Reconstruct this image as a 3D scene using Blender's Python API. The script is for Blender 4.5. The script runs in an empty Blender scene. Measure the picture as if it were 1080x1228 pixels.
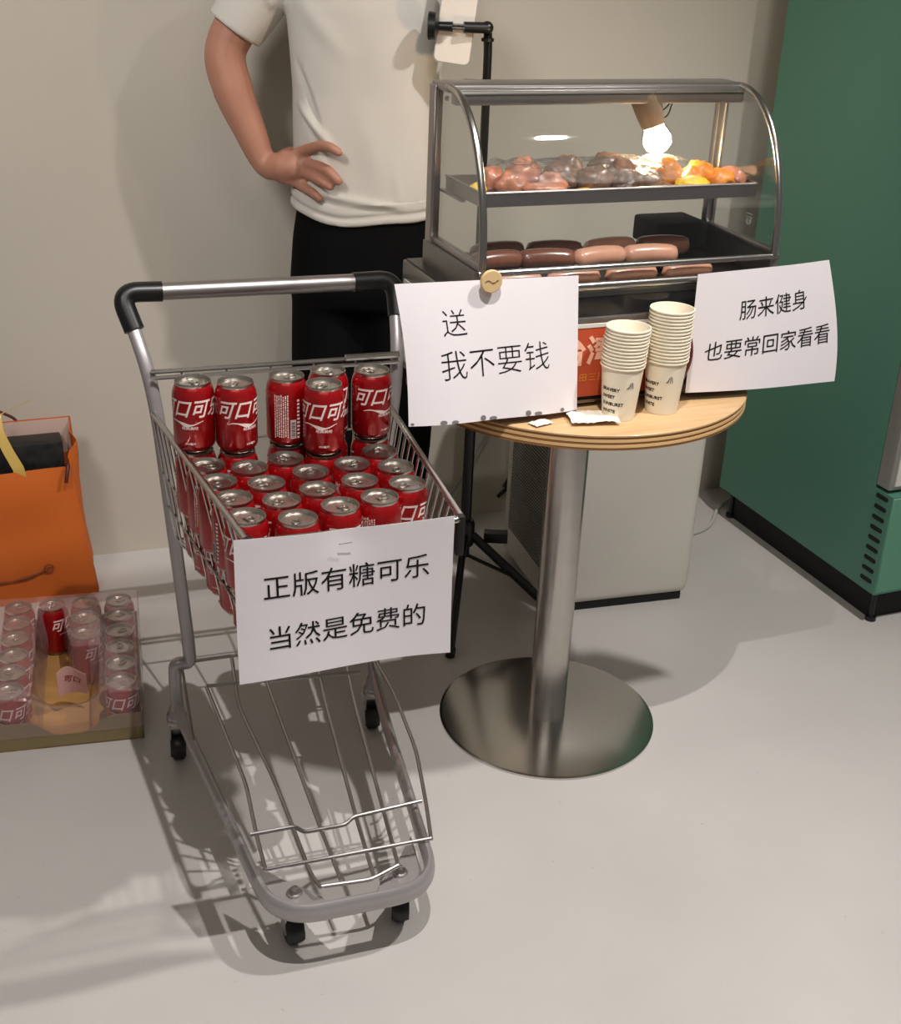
import bpy, bmesh, math, random
from mathutils import Vector, Matrix, noise

SC = bpy.context.scene
COL = SC.collection
PI = math.pi

# ---------------------------------------------------------------- camera
H = 1.4851
PITCH, ROLL, FOC = math.radians(25.084), math.radians(2.6168), 1540.0
fw = Vector((0, math.cos(PITCH), -math.sin(PITCH)))
r0 = Vector((1, 0, 0)); u0 = r0.cross(fw)
ri = math.cos(ROLL) * r0 + math.sin(ROLL) * u0
up = -math.sin(ROLL) * r0 + math.cos(ROLL) * u0
cam = bpy.data.cameras.new('camera')
cam.sensor_fit = 'HORIZONTAL'; cam.sensor_width = 36.0; cam.lens = 36.0 * FOC / 1080.0
cam.clip_start = 0.02
camo = bpy.data.objects.new('camera', cam); COL.objects.link(camo)
M = Matrix((ri, up, -fw)).transposed().to_4x4(); M.translation = Vector((0, 0, H))
camo.matrix_world = M
SC.camera = camo

# ---------------------------------------------------------------- light
W = bpy.data.worlds.new('world'); SC.world = W; W.use_nodes = True
bg = W.node_tree.nodes['Background']
bg.inputs['Color'].default_value = (1.0, 0.96, 0.92, 1); bg.inputs['Strength'].default_value = 0.13
SC.view_settings.view_transform = 'Standard'; SC.view_settings.look = 'None'
SC.view_settings.gamma = 1.0; SC.view_settings.use_curve_mapping = False
SC.view_settings.exposure = 0.0


def lamp(name, loc, target, power, size, cone=110, col=(1, 0.955, 0.92), blend=0.6):
    l = bpy.data.lights.new(name, 'SPOT'); l.energy = power; l.color = col
    l.shadow_soft_size = size; l.spot_size = math.radians(cone); l.spot_blend = blend
    o = bpy.data.objects.new(name, l); COL.objects.link(o); o.location = loc
    o.rotation_euler = (Vector(target) - Vector(loc)).to_track_quat('-Z', 'Y').to_euler()
    return o


lamp('ceiling_spot', (0.10, 1.08, 2.60), (-0.26, 1.52, 0), 134, 0.010, 72, blend=0.75)
lamp('ceiling_spot', (1.12, 1.70, 2.60), (0.46, 2.28, 0), 145, 0.045, 86, blend=0.75)
lamp('wall_fill', (-1.05, 0.50, 2.60), (-1.05, 2.80, 1.68), 215, 0.25, 68, blend=1.0)  # added fill spot that brightens the wall and person, no known fixture
lamp('wall_fill', (0.75, 0.20, 2.60), (0.85, 3.20, 1.40), 72, 0.25, 58, blend=1.0)  # second added fill, lifts the right wall and fridge
la = bpy.data.lights.new('ambient_fill', 'AREA'); la.shape = 'RECTANGLE'; la.size = 2.4; la.size_y = 1.2  # soft fill added for ambient room light, not an actual lamp
la.energy = 15; la.color = (1, 0.95, 0.89)
lo = bpy.data.objects.new('ambient_fill', la); COL.objects.link(lo); lo.location = (0.0, -0.2, 2.85)
lo.rotation_euler = (math.radians(25), 0, 0)

# ---------------------------------------------------------------- materials


def lin(c):
    return tuple(((x / 255) / 12.92 if x / 255 <= 0.04045 else ((x / 255 + 0.055) / 1.055) ** 2.4) for x in c)


def mat(name, rgb, rough=0.5, metal=0.0, noise_s=0, noise_a=0.06, bump=0.0, bump_s=200, coat=0.0, spec=0.5, aniso=None):
    m = bpy.data.materials.new(name); m.use_nodes = True
    nt = m.node_tree; b = nt.nodes['Principled BSDF']
    c = lin(rgb)
    b.inputs['Base Color'].default_value = (*c, 1); b.inputs['Roughness'].default_value = rough
    b.inputs['Metallic'].default_value = metal; b.inputs['Specular IOR Level'].default_value = spec
    if coat: b.inputs['Coat Weight'].default_value = coat; b.inputs['Coat Roughness'].default_value = 0.08
    if noise_s or bump:
        tc = nt.nodes.new('ShaderNodeTexCoord')
    if noise_s:
        n = nt.nodes.new('ShaderNodeTexNoise'); n.inputs['Scale'].default_value = noise_s; n.inputs['Detail'].default_value = 6
        nt.links.new(tc.outputs['Object'], n.inputs['Vector'])
        r = nt.nodes.new('ShaderNodeValToRGB')
        r.color_ramp.elements[0].position = 0.3; r.color_ramp.elements[1].position = 0.7
        r.color_ramp.elements[0].color = (*[x * (1 - noise_a) for x in c], 1)
        r.color_ramp.elements[1].color = (*[min(1, x * (1 + noise_a)) for x in c], 1)
        nt.links.new(n.outputs['Fac'], r.inputs['Fac']); nt.links.new(r.outputs['Color'], b.inputs['Base Color'])
    if bump:
        n2 = nt.nodes.new('ShaderNodeTexNoise'); n2.inputs['Scale'].default_value = bump_s; n2.inputs['Detail'].default_value = 4
        nt.links.new(tc.outputs['Object'], n2.inputs['Vector'])
        bp = nt.nodes.new('ShaderNodeBump'); bp.inputs['Strength'].default_value = bump; bp.inputs['Distance'].default_value = 0.002
        nt.links.new(n2.outputs['Fac'], bp.inputs['Height']); nt.links.new(bp.outputs['Normal'], b.inputs['Normal'])
    return m


def glass_mat(name, tint=(1, 1, 1), refl=1.0, rough=0.02, haze=0.0, hazecol=(1, 1, 1), bump=0.0):
    m = bpy.data.materials.new(name); m.use_nodes = True
    nt = m.node_tree; nt.nodes.clear()
    out = nt.nodes.new('ShaderNodeOutputMaterial')
    tr = nt.nodes.new('ShaderNodeBsdfTransparent'); tr.inputs['Color'].default_value = (*tint, 1)
    gl = nt.nodes.new('ShaderNodeBsdfGlossy'); gl.inputs['Roughness'].default_value = rough
    fr = nt.nodes.new('ShaderNodeLayerWeight'); fr.inputs['Blend'].default_value = 0.5
    pw = nt.nodes.new('ShaderNodeMath'); pw.operation = 'POWER'; pw.inputs[1].default_value = 4.5
    nt.links.new(fr.outputs['Facing'], pw.inputs[0])
    mu = nt.nodes.new('ShaderNodeMath'); mu.operation = 'MULTIPLY_ADD'; mu.inputs[1].default_value = 0.75 * refl; mu.inputs[2].default_value = 0.035 * refl
    nt.links.new(pw.outputs[0], mu.inputs[0])
    mx = nt.nodes.new('ShaderNodeMixShader')
    nt.links.new(mu.outputs[0], mx.inputs[0]); nt.links.new(tr.outputs[0], mx.inputs[1]); nt.links.new(gl.outputs[0], mx.inputs[2])
    last = mx
    if bump:
        tc = nt.nodes.new('ShaderNodeTexCoord'); n2 = nt.nodes.new('ShaderNodeTexNoise')
        n2.inputs['Scale'].default_value = 60; n2.inputs['Detail'].default_value = 5
        nt.links.new(tc.outputs['Object'], n2.inputs['Vector'])
        bp = nt.nodes.new('ShaderNodeBump'); bp.inputs['Strength'].default_value = bump; bp.inputs['Distance'].default_value = 0.01
        nt.links.new(n2.outputs['Fac'], bp.inputs['Height'])
        nt.links.new(bp.outputs['Normal'], gl.inputs['Normal']); nt.links.new(bp.outputs['Normal'], fr.inputs['Normal'])
    if haze:
        df = nt.nodes.new('ShaderNodeBsdfDiffuse'); df.inputs['Color'].default_value = (*hazecol, 1)
        m2 = nt.nodes.new('ShaderNodeMixShader'); m2.inputs[0].default_value = haze
        nt.links.new(mx.outputs[0], m2.inputs[1]); nt.links.new(df.outputs[0], m2.inputs[2]); last = m2
    nt.links.new(last.outputs[0], out.inputs[0])
    return m


def floor_mat():
    m = mat('floor_coating', (194, 190, 184), 0.30, spec=0.35)
    nt = m.node_tree; b = nt.nodes['Principled BSDF']
    tc = nt.nodes.new('ShaderNodeTexCoord')
    n = nt.nodes.new('ShaderNodeTexNoise'); n.inputs['Scale'].default_value = 2.2; n.inputs['Detail'].default_value = 8
    v = nt.nodes.new('ShaderNodeTexNoise'); v.inputs['Scale'].default_value = 90; v.inputs['Detail'].default_value = 2
    nt.links.new(tc.outputs['Object'], n.inputs['Vector']); nt.links.new(tc.outputs['Object'], v.inputs['Vector'])
    r = nt.nodes.new('ShaderNodeValToRGB'); e = r.color_ramp.elements
    e[0].position = 0.3; e[1].position = 0.72; e[0].color = (*lin((190, 186, 183)), 1); e[1].color = (*lin((200, 196, 192)), 1)
    nt.links.new(n.outputs['Fac'], r.inputs['Fac'])
    r2 = nt.nodes.new('ShaderNodeValToRGB'); e = r2.color_ramp.elements
    e[0].position = 0.20; e[1].position = 0.27; e[0].color = (.72, .70, .68, 1); e[1].color = (1, 1, 1, 1)
    nt.links.new(v.outputs['Fac'], r2.inputs['Fac'])
    mx = nt.nodes.new('ShaderNodeMixRGB'); mx.blend_type = 'MULTIPLY'; mx.inputs[0].default_value = 1
    nt.links.new(r.outputs[0], mx.inputs[1]); nt.links.new(r2.outputs[0], mx.inputs[2])
    nt.links.new(mx.outputs[0], b.inputs['Base Color'])
    bp = nt.nodes.new('ShaderNodeBump'); bp.inputs['Strength'].default_value = 0.05; bp.inputs['Distance'].default_value = 0.004
    nt.links.new(n.outputs['Fac'], bp.inputs['Height']); nt.links.new(bp.outputs['Normal'], b.inputs['Normal'])
    return m


def wood_mat():
    m = mat('birch_veneer', (226, 188, 134), 0.38, coat=0.15)
    nt = m.node_tree; b = nt.nodes['Principled BSDF']
    tc = nt.nodes.new('ShaderNodeTexCoord'); mp = nt.nodes.new('ShaderNodeMapping')
    mp.inputs['Scale'].default_value = (4, 55, 4)
    n = nt.nodes.new('ShaderNodeTexNoise'); n.inputs['Scale'].default_value = 1.6; n.inputs['Detail'].default_value = 7
    nt.links.new(tc.outputs['Object'], mp.inputs[0]); nt.links.new(mp.outputs[0], n.inputs['Vector'])
    r = nt.nodes.new('ShaderNodeValToRGB'); e = r.color_ramp.elements
    e[0].position = 0.3; e[1].position = 0.7; e[0].color = (*lin((192, 154, 108)), 1); e[1].color = (*lin((206, 175, 131)), 1)
    nt.links.new(n.outputs['Fac'], r.inputs['Fac']); nt.links.new(r.outputs[0], b.inputs['Base Color'])
    return m


def emis(name, col, s):
    m = bpy.data.materials.new(name); m.use_nodes = True; nt = m.node_tree; nt.nodes.clear()
    o = nt.nodes.new('ShaderNodeOutputMaterial'); e = nt.nodes.new('ShaderNodeEmission')
    e.inputs[0].default_value = (*col, 1); e.inputs[1].default_value = s
    nt.links.new(e.outputs[0], o.inputs[0]); return m


MT = dict(
    floor=floor_mat(), wall=mat('wall_paint', (190, 183, 171), 0.85, noise_s=1.5, noise_a=0.03, bump=0.05, bump_s=300, spec=0.2),
    chrome=mat('chrome_wire', (190, 188, 184), 0.22, 1.0), steel=mat('brushed_steel', (190, 186, 180), 0.24, 1.0, noise_s=30, noise_a=0.05),
    zinc=mat('satin_zinc', (176, 171, 170), 0.36, 1.0), zincpaint=mat('grey_frame_paint', (172, 167, 168), 0.36, 0.5),
    polish=mat('polished_steel', (200, 197, 193), 0.19, 1.0, noise_s=6, noise_a=0.04),
    black=mat('black_plastic', (18, 18, 18), 0.35), blackmatte=mat('black_matte', (12, 12, 13), 0.7), rubber=mat('black_rubber', (16, 16, 17), 0.55),
    paper=mat('white_paper', (234, 228, 231), 0.8, spec=0.2, bump=0.1, bump_s=40), ink=mat('printer_ink', (30, 28, 30), 0.8, spec=0.1),
    smudge=mat('grey_smudge', (120, 118, 118), 0.8), red=mat('can_red', (158, 12, 18), 0.24, 0.35, coat=0.5),
    alu=mat('can_aluminium', (196, 190, 182), 0.28, 1.0), lettering=mat('can_lettering', (236, 214, 208), 0.4),
    wood=wood_mat(), ply_dark=mat('ply_dark', (150, 104, 58), 0.5), ply_light=mat('ply_light', (224, 186, 132), 0.5),
    glass=glass_mat('display_glass', (0.97, 0.98, 0.98), 1.3), film=glass_mat('cling_film', (0.97, 0.97, 0.96), 1.0, 0.10, 0.02, (1, 1, 1), 0.9),
    shrink=glass_mat('shrink_film', (0.985, 0.96, 0.96), 1.0, 0.12, 0.055, (0.95, 0.78, 0.78), 0.3),
    sausage=mat('sausage_pink', (204, 150, 124), 0.3, coat=0.4, noise_s=40, noise_a=0.12), sausdark=mat('sausage_brown', (112, 70, 54), 0.25, coat=0.6, noise_s=30, noise_a=0.25),
    meat=mat('roast_meat', (192, 126, 100), 0.35, coat=0.4, noise_s=60, noise_a=0.35, bump=0.5, bump_s=80),
    greymeat=mat('sauced_meat', (128, 96, 78), 0.3, coat=0.5, noise_s=60, noise_a=0.4, bump=0.5, bump_s=90),
    fried=mat('fried_batter', (226, 138, 52), 0.42, coat=0.3, noise_s=50, noise_a=0.3, bump=0.6, bump_s=120),
    corn=mat('yellow_food', (240, 196, 60), 0.4, coat=0.3, noise_s=60, noise_a=0.2, bump=0.4, bump_s=120),
    cup=mat('cup_paper', (240, 230, 208), 0.6, spec=0.3), sign=mat('orange_sign', (188, 78, 46), 0.45), signtext=mat('sign_text', (244, 190, 160), 0.5),
    sand=mat('gold_text', (226, 150, 60), 0.5), maroon=mat('maroon_plastic', (96, 22, 30), 0.3),
    skin=mat('skin', (169, 119, 98), 0.5, noise_s=25, noise_a=0.05), shirt=mat('white_cotton', (196, 191, 183), 0.9, spec=0.15, bump=0.08, bump_s=500),
    trousers=mat('black_cloth', (10, 10, 11), 0.9, spec=0.1), hair=mat('black_hair', (18, 16, 15), 0.55), eye=mat('eye_white', (230, 226, 220), 0.3), lip=mat('lips', (168, 96, 88), 0.5),
    shoe=mat('white_shoe', (200, 198, 194), 0.6), green=mat('green_enamel', (82, 134, 115), 0.42, spec=0.4), greenlit=mat('green_enamel_lit', (92, 150, 124), 0.4),
    grey=mat('aluminium_trim', (150, 150, 148), 0.4, 0.3), white=mat('white_enamel', (214, 210, 200), 0.4), slot=mat('slot_black', (8, 8, 8), 0.8),
    grille=mat('dark_grille', (70, 68, 66), 0.6), grilleslat=mat('grille_slat', (150, 147, 141), 0.5),
    orange=mat('orange_bag_paper', (200, 98, 26), 0.7, noise_s=5, noise_a=0.06, bump=0.1, bump_s=80), lining=mat('bag_lining', (206, 176, 164), 0.8),
    net=mat('black_packet', (22, 20, 20), 0.45, noise_s=60, noise_a=0.9), ribbon=mat('gold_ribbon', (206, 174, 92), 0.4, 0.2), cord=mat('brown_cord', (78, 30, 22), 0.6),
    print=mat('bag_print', (128, 62, 34), 0.7), card=mat('tan_cardboard', (176, 132, 74), 0.8), cardout=mat('carton_olive', (136, 120, 84), 0.5, noise_s=8, noise_a=0.1),
    cork=mat('beige_disc', (206, 176, 128), 0.6), corkdark=mat('disc_print', (96, 66, 40), 0.6), phone=mat('phone_back', (214, 206, 196), 0.25), darkglass=mat('dark_glass', (34, 34, 34), 0.15),
    socketg=mat('lamp_holder', (120, 108, 90), 0.5), bulb=emis('bulb_glow', (1, 0.78, 0.46), 90), darktray=mat('dark_tray', (30, 28, 27), 0.35),
    cable=mat('white_cable', (190, 188, 182), 0.5), tissue=mat('tissue', (238, 228, 212), 0.9), boxsteel=mat('cabinet_steel', (140, 138, 134), 0.32, 0.85, noise_s=4, noise_a=0.08),
    pinklabel=mat('pink_label', (206, 160, 154), 0.4), barcode=mat('barcode_panel', (206, 190, 184), 0.5), copper=mat('sticker_red', (150, 70, 50), 0.5), etch=mat('etched_mark', (196, 200, 196), 0.6),
)

# ---------------------------------------------------------------- mesh helpers


def link(o, parent=None):
    COL.objects.link(o)
    if parent is not None: o.parent = parent
    return o


class MB:
    def __init__(s): s.v = []; s.f = []; s.mi = []

    def add(s, vs, fs, mi=0, M=None):
        o = len(s.v)
        s.v += [tuple(M @ Vector(v)) if M else tuple(v) for v in vs]
        s.f += [tuple(i + o for i in f) for f in fs]; s.mi += [mi] * len(fs)
        return s

    def tube(s, pts, r, n=10, closed=False, mi=0, flat=None, cap=True):
        pts = [Vector(p) for p in pts]; N = len(pts)
        rs = r if isinstance(r, (list, tuple)) else [r] * N
        vs = []; prev = None
        for i in range(N):
            if closed: t = pts[(i + 1) % N] - pts[i - 1]
            else: t = pts[min(i + 1, N - 1)] - pts[max(i - 1, 0)]
            t.normalize()
            if prev is None or flat:
                a = Vector((0, 0, 1)) if abs(t.z) < 0.9 or flat else Vector((1, 0, 0))
                if flat and abs(t.z) > 0.97: a = prev if prev is not None else Vector((1, 0, 0))
            else: a = prev
            side = t.cross(a); side.normalize(); b = side.cross(t); b.normalize(); prev = b
            for k in range(n):
                an = 2 * PI * k / n
                kx, kz = (flat if flat else (1, 1))
                vs.append(pts[i] + side * math.cos(an) * rs[i] * kx + b * math.sin(an) * rs[i] * kz)
        fs = []
        for i in range(N if closed else N - 1):
            j = (i + 1) % N
            for k in range(n):
                l = (k + 1) % n
                fs.append((i * n + k, i * n + l, j * n + l, j * n + k))
        if not closed and cap:
            fs.append(tuple(range(n))); fs.append(tuple((N - 1) * n + k for k in reversed(range(n))))
        return s.add(vs, fs, mi)

    def lathe(s, prof, n=32, c=(0, 0, 0), mi=0, M=None):
        vs = []; fs = []; ids = []
        for (r, z) in prof:
            if r < 1e-6: ids.append([len(vs)]); vs.append((c[0], c[1], c[2] + z))
            else:
                ids.append(list(range(len(vs), len(vs) + n)))
                vs += [(c[0] + r * math.cos(2 * PI * k / n), c[1] + r * math.sin(2 * PI * k / n), c[2] + z) for k in range(n)]
        for a, b in zip(ids, ids[1:]):
            for k in range(n):
                l = (k + 1) % n
                if len(a) == 1 and len(b) == 1: continue
                if len(a) == 1: fs.append((a[0], b[l], b[k]))
                elif len(b) == 1: fs.append((a[k], a[l], b[0]))
                else: fs.append((a[k], a[l], b[l], b[k]))
        return s.add(vs, fs, mi, M)

    def box(s, x0, x1, y0, y1, z0, z1, mi=0, M=None):
        v = [(x, y, z) for z in (z0, z1) for y in (y0, y1) for x in (x0, x1)]
        f = [(0, 2, 3, 1), (4, 5, 7, 6), (0, 1, 5, 4), (1, 3, 7, 5), (3, 2, 6, 7), (2, 0, 4, 6)]
        return s.add(v, f, mi, M)

    def rbox(s, x0, x1, y0, y1, z0, z1, b=0.01, seg=3, mi=0, M=None):
        bm = bmesh.new(); bmesh.ops.create_cube(bm, size=1.0)
        for v in bm.verts:
            v.co = Vector(((x0 + x1) / 2 + v.co.x * (x1 - x0), (y0 + y1) / 2 + v.co.y * (y1 - y0), (z0 + z1) / 2 + v.co.z * (z1 - z0)))
        bmesh.ops.bevel(bm, geom=bm.edges[:], offset=b, segments=seg, profile=0.5, affect='EDGES')
        bm.verts.ensure_lookup_table()
        vs = [tuple(v.co) for v in bm.verts]; fs = [tuple(v.index for v in f.verts) for f in bm.faces]
        bm.free(); return s.add(vs, fs, mi, M)

    def sphere(s, c, r, mi=0, n=12, sc=(1, 1, 1)):
        prof = [(r * math.sin(PI * i / n), -r * math.cos(PI * i / n)) for i in range(n + 1)]
        prof[0] = (0, -r); prof[-1] = (0, r)
        return s.lathe(prof, 2 * n, (0, 0, 0), mi, Matrix.Translation(c) @ Matrix.Diagonal((*sc, 1)))

    def sheet(s, fn, nu, nv, th=0.0004, mi=0):
        """a thin solid sheet; fn(u, v) -> point"""
        P = [[Vector(fn(i / nu, j / nv)) for i in range(nu + 1)] for j in range(nv + 1)]
        vs = []; w = nu + 1
        for sgn in (0.5, -0.5):
            for j in range(nv + 1):
                for i in range(nu + 1):
                    du = P[j][min(i + 1, nu)] - P[j][max(i - 1, 0)]; dv = P[min(j + 1, nv)][i] - P[max(j - 1, 0)][i]
                    nn = du.cross(dv); nn.normalize(); vs.append(P[j][i] + nn * th * sgn)
        o = w * (nv + 1); fs = []
        for j in range(nv):
            for i in range(nu):
                a = j * w + i
                fs.append((a, a + 1, a + w + 1, a + w)); fs.append((o + a, o + a + w, o + a + w + 1, o + a + 1))
        edge = [i for i in range(nu)] ; ring = [(0, i) for i in range(nu)] + [(j, nu) for j in range(nv)] + [(nv, i) for i in range(nu, 0, -1)] + [(j, 0) for j in range(nv, 0, -1)]
        ring = [j * w + i for j, i in ring]
        for a, b in zip(ring, ring[1:] + ring[:1]): fs.append((b, a, o + a, o + b))
        return s.add(vs, fs, mi)

    def mesh(s, name, mats, smooth=True, ang=40):
        me = bpy.data.meshes.new(name); me.from_pydata(s.v, [], s.f)
        for m in (mats if isinstance(mats, (list, tuple)) else [mats]): me.materials.append(m)
        me.polygons.foreach_set('material_index', s.mi)
        bm = bmesh.new(); bm.from_mesh(me); bmesh.ops.recalc_face_normals(bm, faces=bm.faces[:]); bm.to_mesh(me); bm.free()
        if smooth:
            me.polygons.foreach_set('use_smooth', [True] * len(me.polygons)); me.set_sharp_from_angle(angle=math.radians(ang))
        me.update(); return me

    def build(s, name, mats, parent=None, smooth=True, ang=40):
        return link(bpy.data.objects.new(name, s.mesh(name, mats, smooth, ang)), parent)


def tag(o, label=None, cat=None, group=None, kind=None):
    if label: o['label'] = label
    if cat: o['category'] = cat
    if group: o['group'] = group
    if kind: o['kind'] = kind
    return o


def empty(name, loc=(0, 0, 0), rz=0.0, label=None, cat=None, group=None):
    o = bpy.data.objects.new(name, None); COL.objects.link(o); o.location = loc; o.rotation_euler = (0, 0, rz)
    o.empty_display_size = 0.05
    return tag(o, label, cat, group)


def fillet(pts, r, n=6, closed=False):
    pts = [Vector(p) for p in pts]; out = []; N = len(pts)
    for i, p in enumerate(pts):
        if not closed and i in (0, N - 1): out.append(p); continue
        a, b = pts[i - 1], pts[(i + 1) % N]
        da, db = (a - p), (b - p); la, lb = da.length, db.length; da.normalize(); db.normalize()
        k = min(r, la * 0.48, lb * 0.48)
        s, e = p + da * k, p + db * k
        for j in range(n + 1):
            t = j / n; out.append((1 - t) ** 2 * s + 2 * t * (1 - t) * p + t * t * e)
    return out


_tc = {}


def text2d(body, size=1.0, shear=0.0, offset=0.0, align='CENTER', step=0.25, res=2):
    key = (body, shear, offset, align, step)
    if key not in _tc:
        c = bpy.data.curves.new('t', 'FONT'); c.body = body; c.size = 1.0; c.resolution_u = res; c.shear = shear; c.offset = offset
        c.align_x = align; c.align_y = 'CENTER'
        o = bpy.data.objects.new('t', c); COL.objects.link(o)
        dg = bpy.context.evaluated_depsgraph_get()
        me = bpy.data.meshes.new_from_object(o.evaluated_get(dg)); bpy.data.objects.remove(o)
        bm = bmesh.new(); bm.from_mesh(me); bpy.data.meshes.remove(me); bpy.data.curves.remove(c)
        bmesh.ops.remove_doubles(bm, verts=bm.verts[:], dist=1e-5)
        if step:
            xs = [v.co.x for v in bm.verts]
            if xs:
                k = math.floor(min(xs) / step) * step
                while k < max(xs):
                    bmesh.ops.bisect_plane(bm, geom=bm.verts[:] + bm.edges[:] + bm.faces[:], plane_co=(k, 0, 0), plane_no=(1, 0, 0)); k += step
        bm.verts.ensure_lookup_table(); bm.verts.index_update()
        _tc[key] = ([(v.co.x, v.co.y) for v in bm.verts], [tuple(v.index for v in f.verts) for f in bm.faces]); bm.free()
    v, f = _tc[key]
    return [(x * size, y * size) for x, y in v], f


def remesh(mb, name, voxel, smooth=4, mats=None):
    me = mb.mesh(name, mats)
    o = bpy.data.objects.new(name, me); COL.objects.link(o)
    m = o.modifiers.new('r', 'REMESH'); m.mode = 'VOXEL'; m.voxel_size = voxel; m.use_smooth_shade = True
    if smooth:
        s = o.modifiers.new('s', 'SMOOTH'); s.iterations = smooth; s.factor = 0.5
    dg = bpy.context.evaluated_depsgraph_get()
    out = bpy.data.meshes.new_from_object(o.evaluated_get(dg)); bpy.data.objects.remove(o); bpy.data.meshes.remove(me)
    out.polygons.foreach_set('use_smooth', [True] * len(out.polygons))
    if mats and not out.materials: out.materials.append(mats)
    return out


# ================================================================ setting
fl = MB(); fl.box(-3.2, 3.2, -2.0, 3.9, -0.05, 0.0)
tag(fl.build('floor', MT['floor'], smooth=False), kind='structure')
YW = math.radians(20)
wl = MB(); wl.box(-2.2, 2.6, 0, 0.10, 0, 3.0)
wo = wl.build('wall_back', MT['wall'], smooth=False); wo.location = (-0.70, 2.888, 0); wo.rotation_euler.z = YW; tag(wo, kind='structure')

ce = MB(); ce.box(-3.2, 3.2, -2.0, 3.9, 2.95, 3.0)
tag(ce.build('ceiling', MT['wall'], smooth=False), kind='structure')

# ================================================================ soda cans
CR, CH = 0.033, 0.115
can_prof = [(0, 0.006), (0.0205, 0.006), (0.0225, 0.0), (0.0245, 0.0), (0.0262, 0.004), (0.0312, 0.0095), (0.033, 0.014), (0.033, 0.0915),
            (0.0325, 0.0965), (0.0311, 0.1020), (0.0292, 0.1070), (0.0276, 0.1095)]
body = MB(); body.lathe(can_prof[:5], 36, mi=1); body.lathe(can_prof[4:], 36, mi=0)
ME_body = body.mesh('can_body', [MT['red'], MT['alu']], ang=50)
lid = MB()
lid.lathe([(0.0274, 0.1090), (0.0282, 0.1105), (0.0287, 0.1132), (0.0284, 0.1150), (0.0275, 0.1150), (0.0267, 0.1125), (0.0254, 0.1085), (0.0246, 0.1085),
           (0.0238, 0.1100), (0.0150, 0.1104), (0.0, 0.1104)], 36)
lid.lathe([(0.0215, 0.1101), (0.0205, 0.1109), (0.0195, 0.1102)], 36)
ME_lid = lid.mesh('can_lid', MT['alu'], ang=35)
tab = MB()
ring = [(0.0075 * math.cos(a) * (1.0 if math.cos(a) > 0 else 0.8), 0.0058 * math.sin(a) + 0, 0.1122) for a in [2 * PI * k / 20 for k in range(20)]]
tab.tube([(x + 0.008, y, z) for x, y, z in ring], 0.0013, 6, closed=True)
tab.box(-0.004, 0.004, -0.0048, 0.0048, 0.1112, 0.1126)
tab.lathe([(0, 0.1140), (0.0018, 0.1138), (0.0022, 0.1124)], 10)
ME_tab = tab.mesh('pull_tab', MT['alu'])


def wrap(mb, body_, size, ang0, z0, mi=0, shear=0.0, offset=0.0, r=CR + 0.0003, step=0.25, sx=1.0, rot=False):
    v, f = text2d(body_, size, shear, offset, 'CENTER', step)
    if rot: v = [(-y, x) for x, y in v]
    mb.add([(r * math.cos(ang0 + x * sx / r), r * math.sin(ang0 + x * sx / r), z0 + y) for x, y in v], f, mi)


def swoosh(mb, ang0, z0, L, r=CR + 0.0003):
    n = 40; vs = []; fs = []
    for i in range(n + 1):
        t = i / n; x = (t - 0.5) * L
        yc = 0.0032 * math.sin(t * PI * 2.2 + 0.4) + 0.002 * (t - .5); w = 0.0005 + 0.0026 * math.sin(PI * t) ** 2 * (0.35 + 0.65 * (math.sin(t * 7.0 + 1.2) ** 2))
        for s in (-1, 1): vs.append((r * math.cos(ang0 + x / r), r * math.sin(ang0 + x / r), z0 + yc + s * w))
    for i in range(n): fs.append((2 * i, 2 * i + 2, 2 * i + 3, 2 * i + 1))
    mb.add(vs, fs)


let = MB()
wrap(let, '可口可乐', 0.0315, 0.0, 0.0755, shear=0.36, offset=0.016, step=0.12, sx=0.92)
ME_let = let.mesh('lettering', MT['lettering'], smooth=False)
let2 = MB(); swoosh(let2, -0.25, 0.0535, 0.060); ME_wave = let2.mesh('wave_mark', MT['lettering'], smooth=False)
small = MB(); wrap(small, '经典美味', 0.0056, 0.0, 0.0455, offset=0.02, step=0.5, sx=1.2)
wrap(small, '330毫升', 0.0042, 0.0, 0.0195, offset=0.02, step=0.5, sx=1.2)
ME_small = small.mesh('small_lettering', MT['lettering'], smooth=False)
fine = MB(); rng = random.Random(4)


def curved_quad(mb, a0, a1, z0, z1, mi=0, r=CR + 0.0003, n=4):
    vs = []; fs = []
    for i in range(n + 1):
        a = a0 + (a1 - a0) * i / n
        vs += [(r * math.cos(a), r * math.sin(a), z0), (r * math.cos(a), r * math.sin(a), z1)]
    for i in range(n): fs.append((2 * i, 2 * i + 2, 2 * i + 3, 2 * i + 1))
    mb.add(vs, fs, mi)


for col in range(7):                                   # fine print: vertical columns of broken dashes
    a = PI - 0.62 + col * 0.105; z = 0.018 + rng.random() * 0.004
    while z < 0.09:
        dz = 0.0012 + rng.random() * 0.0045
        curved_quad(fine, a, a + 0.055, z, z + dz, 0, n=1); z += dz + 0.0011
curved_quad(fine, PI + 0.16, PI + 0.44, 0.018, 0.050, 1, n=5)
for k in range(12):
    z = 0.0205 + k * 0.0022; curved_quad(fine, PI + 0.20, PI + 0.40, z, z + (0.0012 if k % 3 else 0.0006), 2, r=CR + 0.0005, n=4)
for k in range(11):
    a = PI + 0.50; z = 0.018 + k * 0.0062
    curved_quad(fine, a, a + 0.12 + 0.05 * rng.random(), z, z + 0.0034, 0, n=2)
ME_fine = fine.mesh('fine_print', [MT['lettering'], MT['barcode'], MT['ink']], smooth=False)


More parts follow.
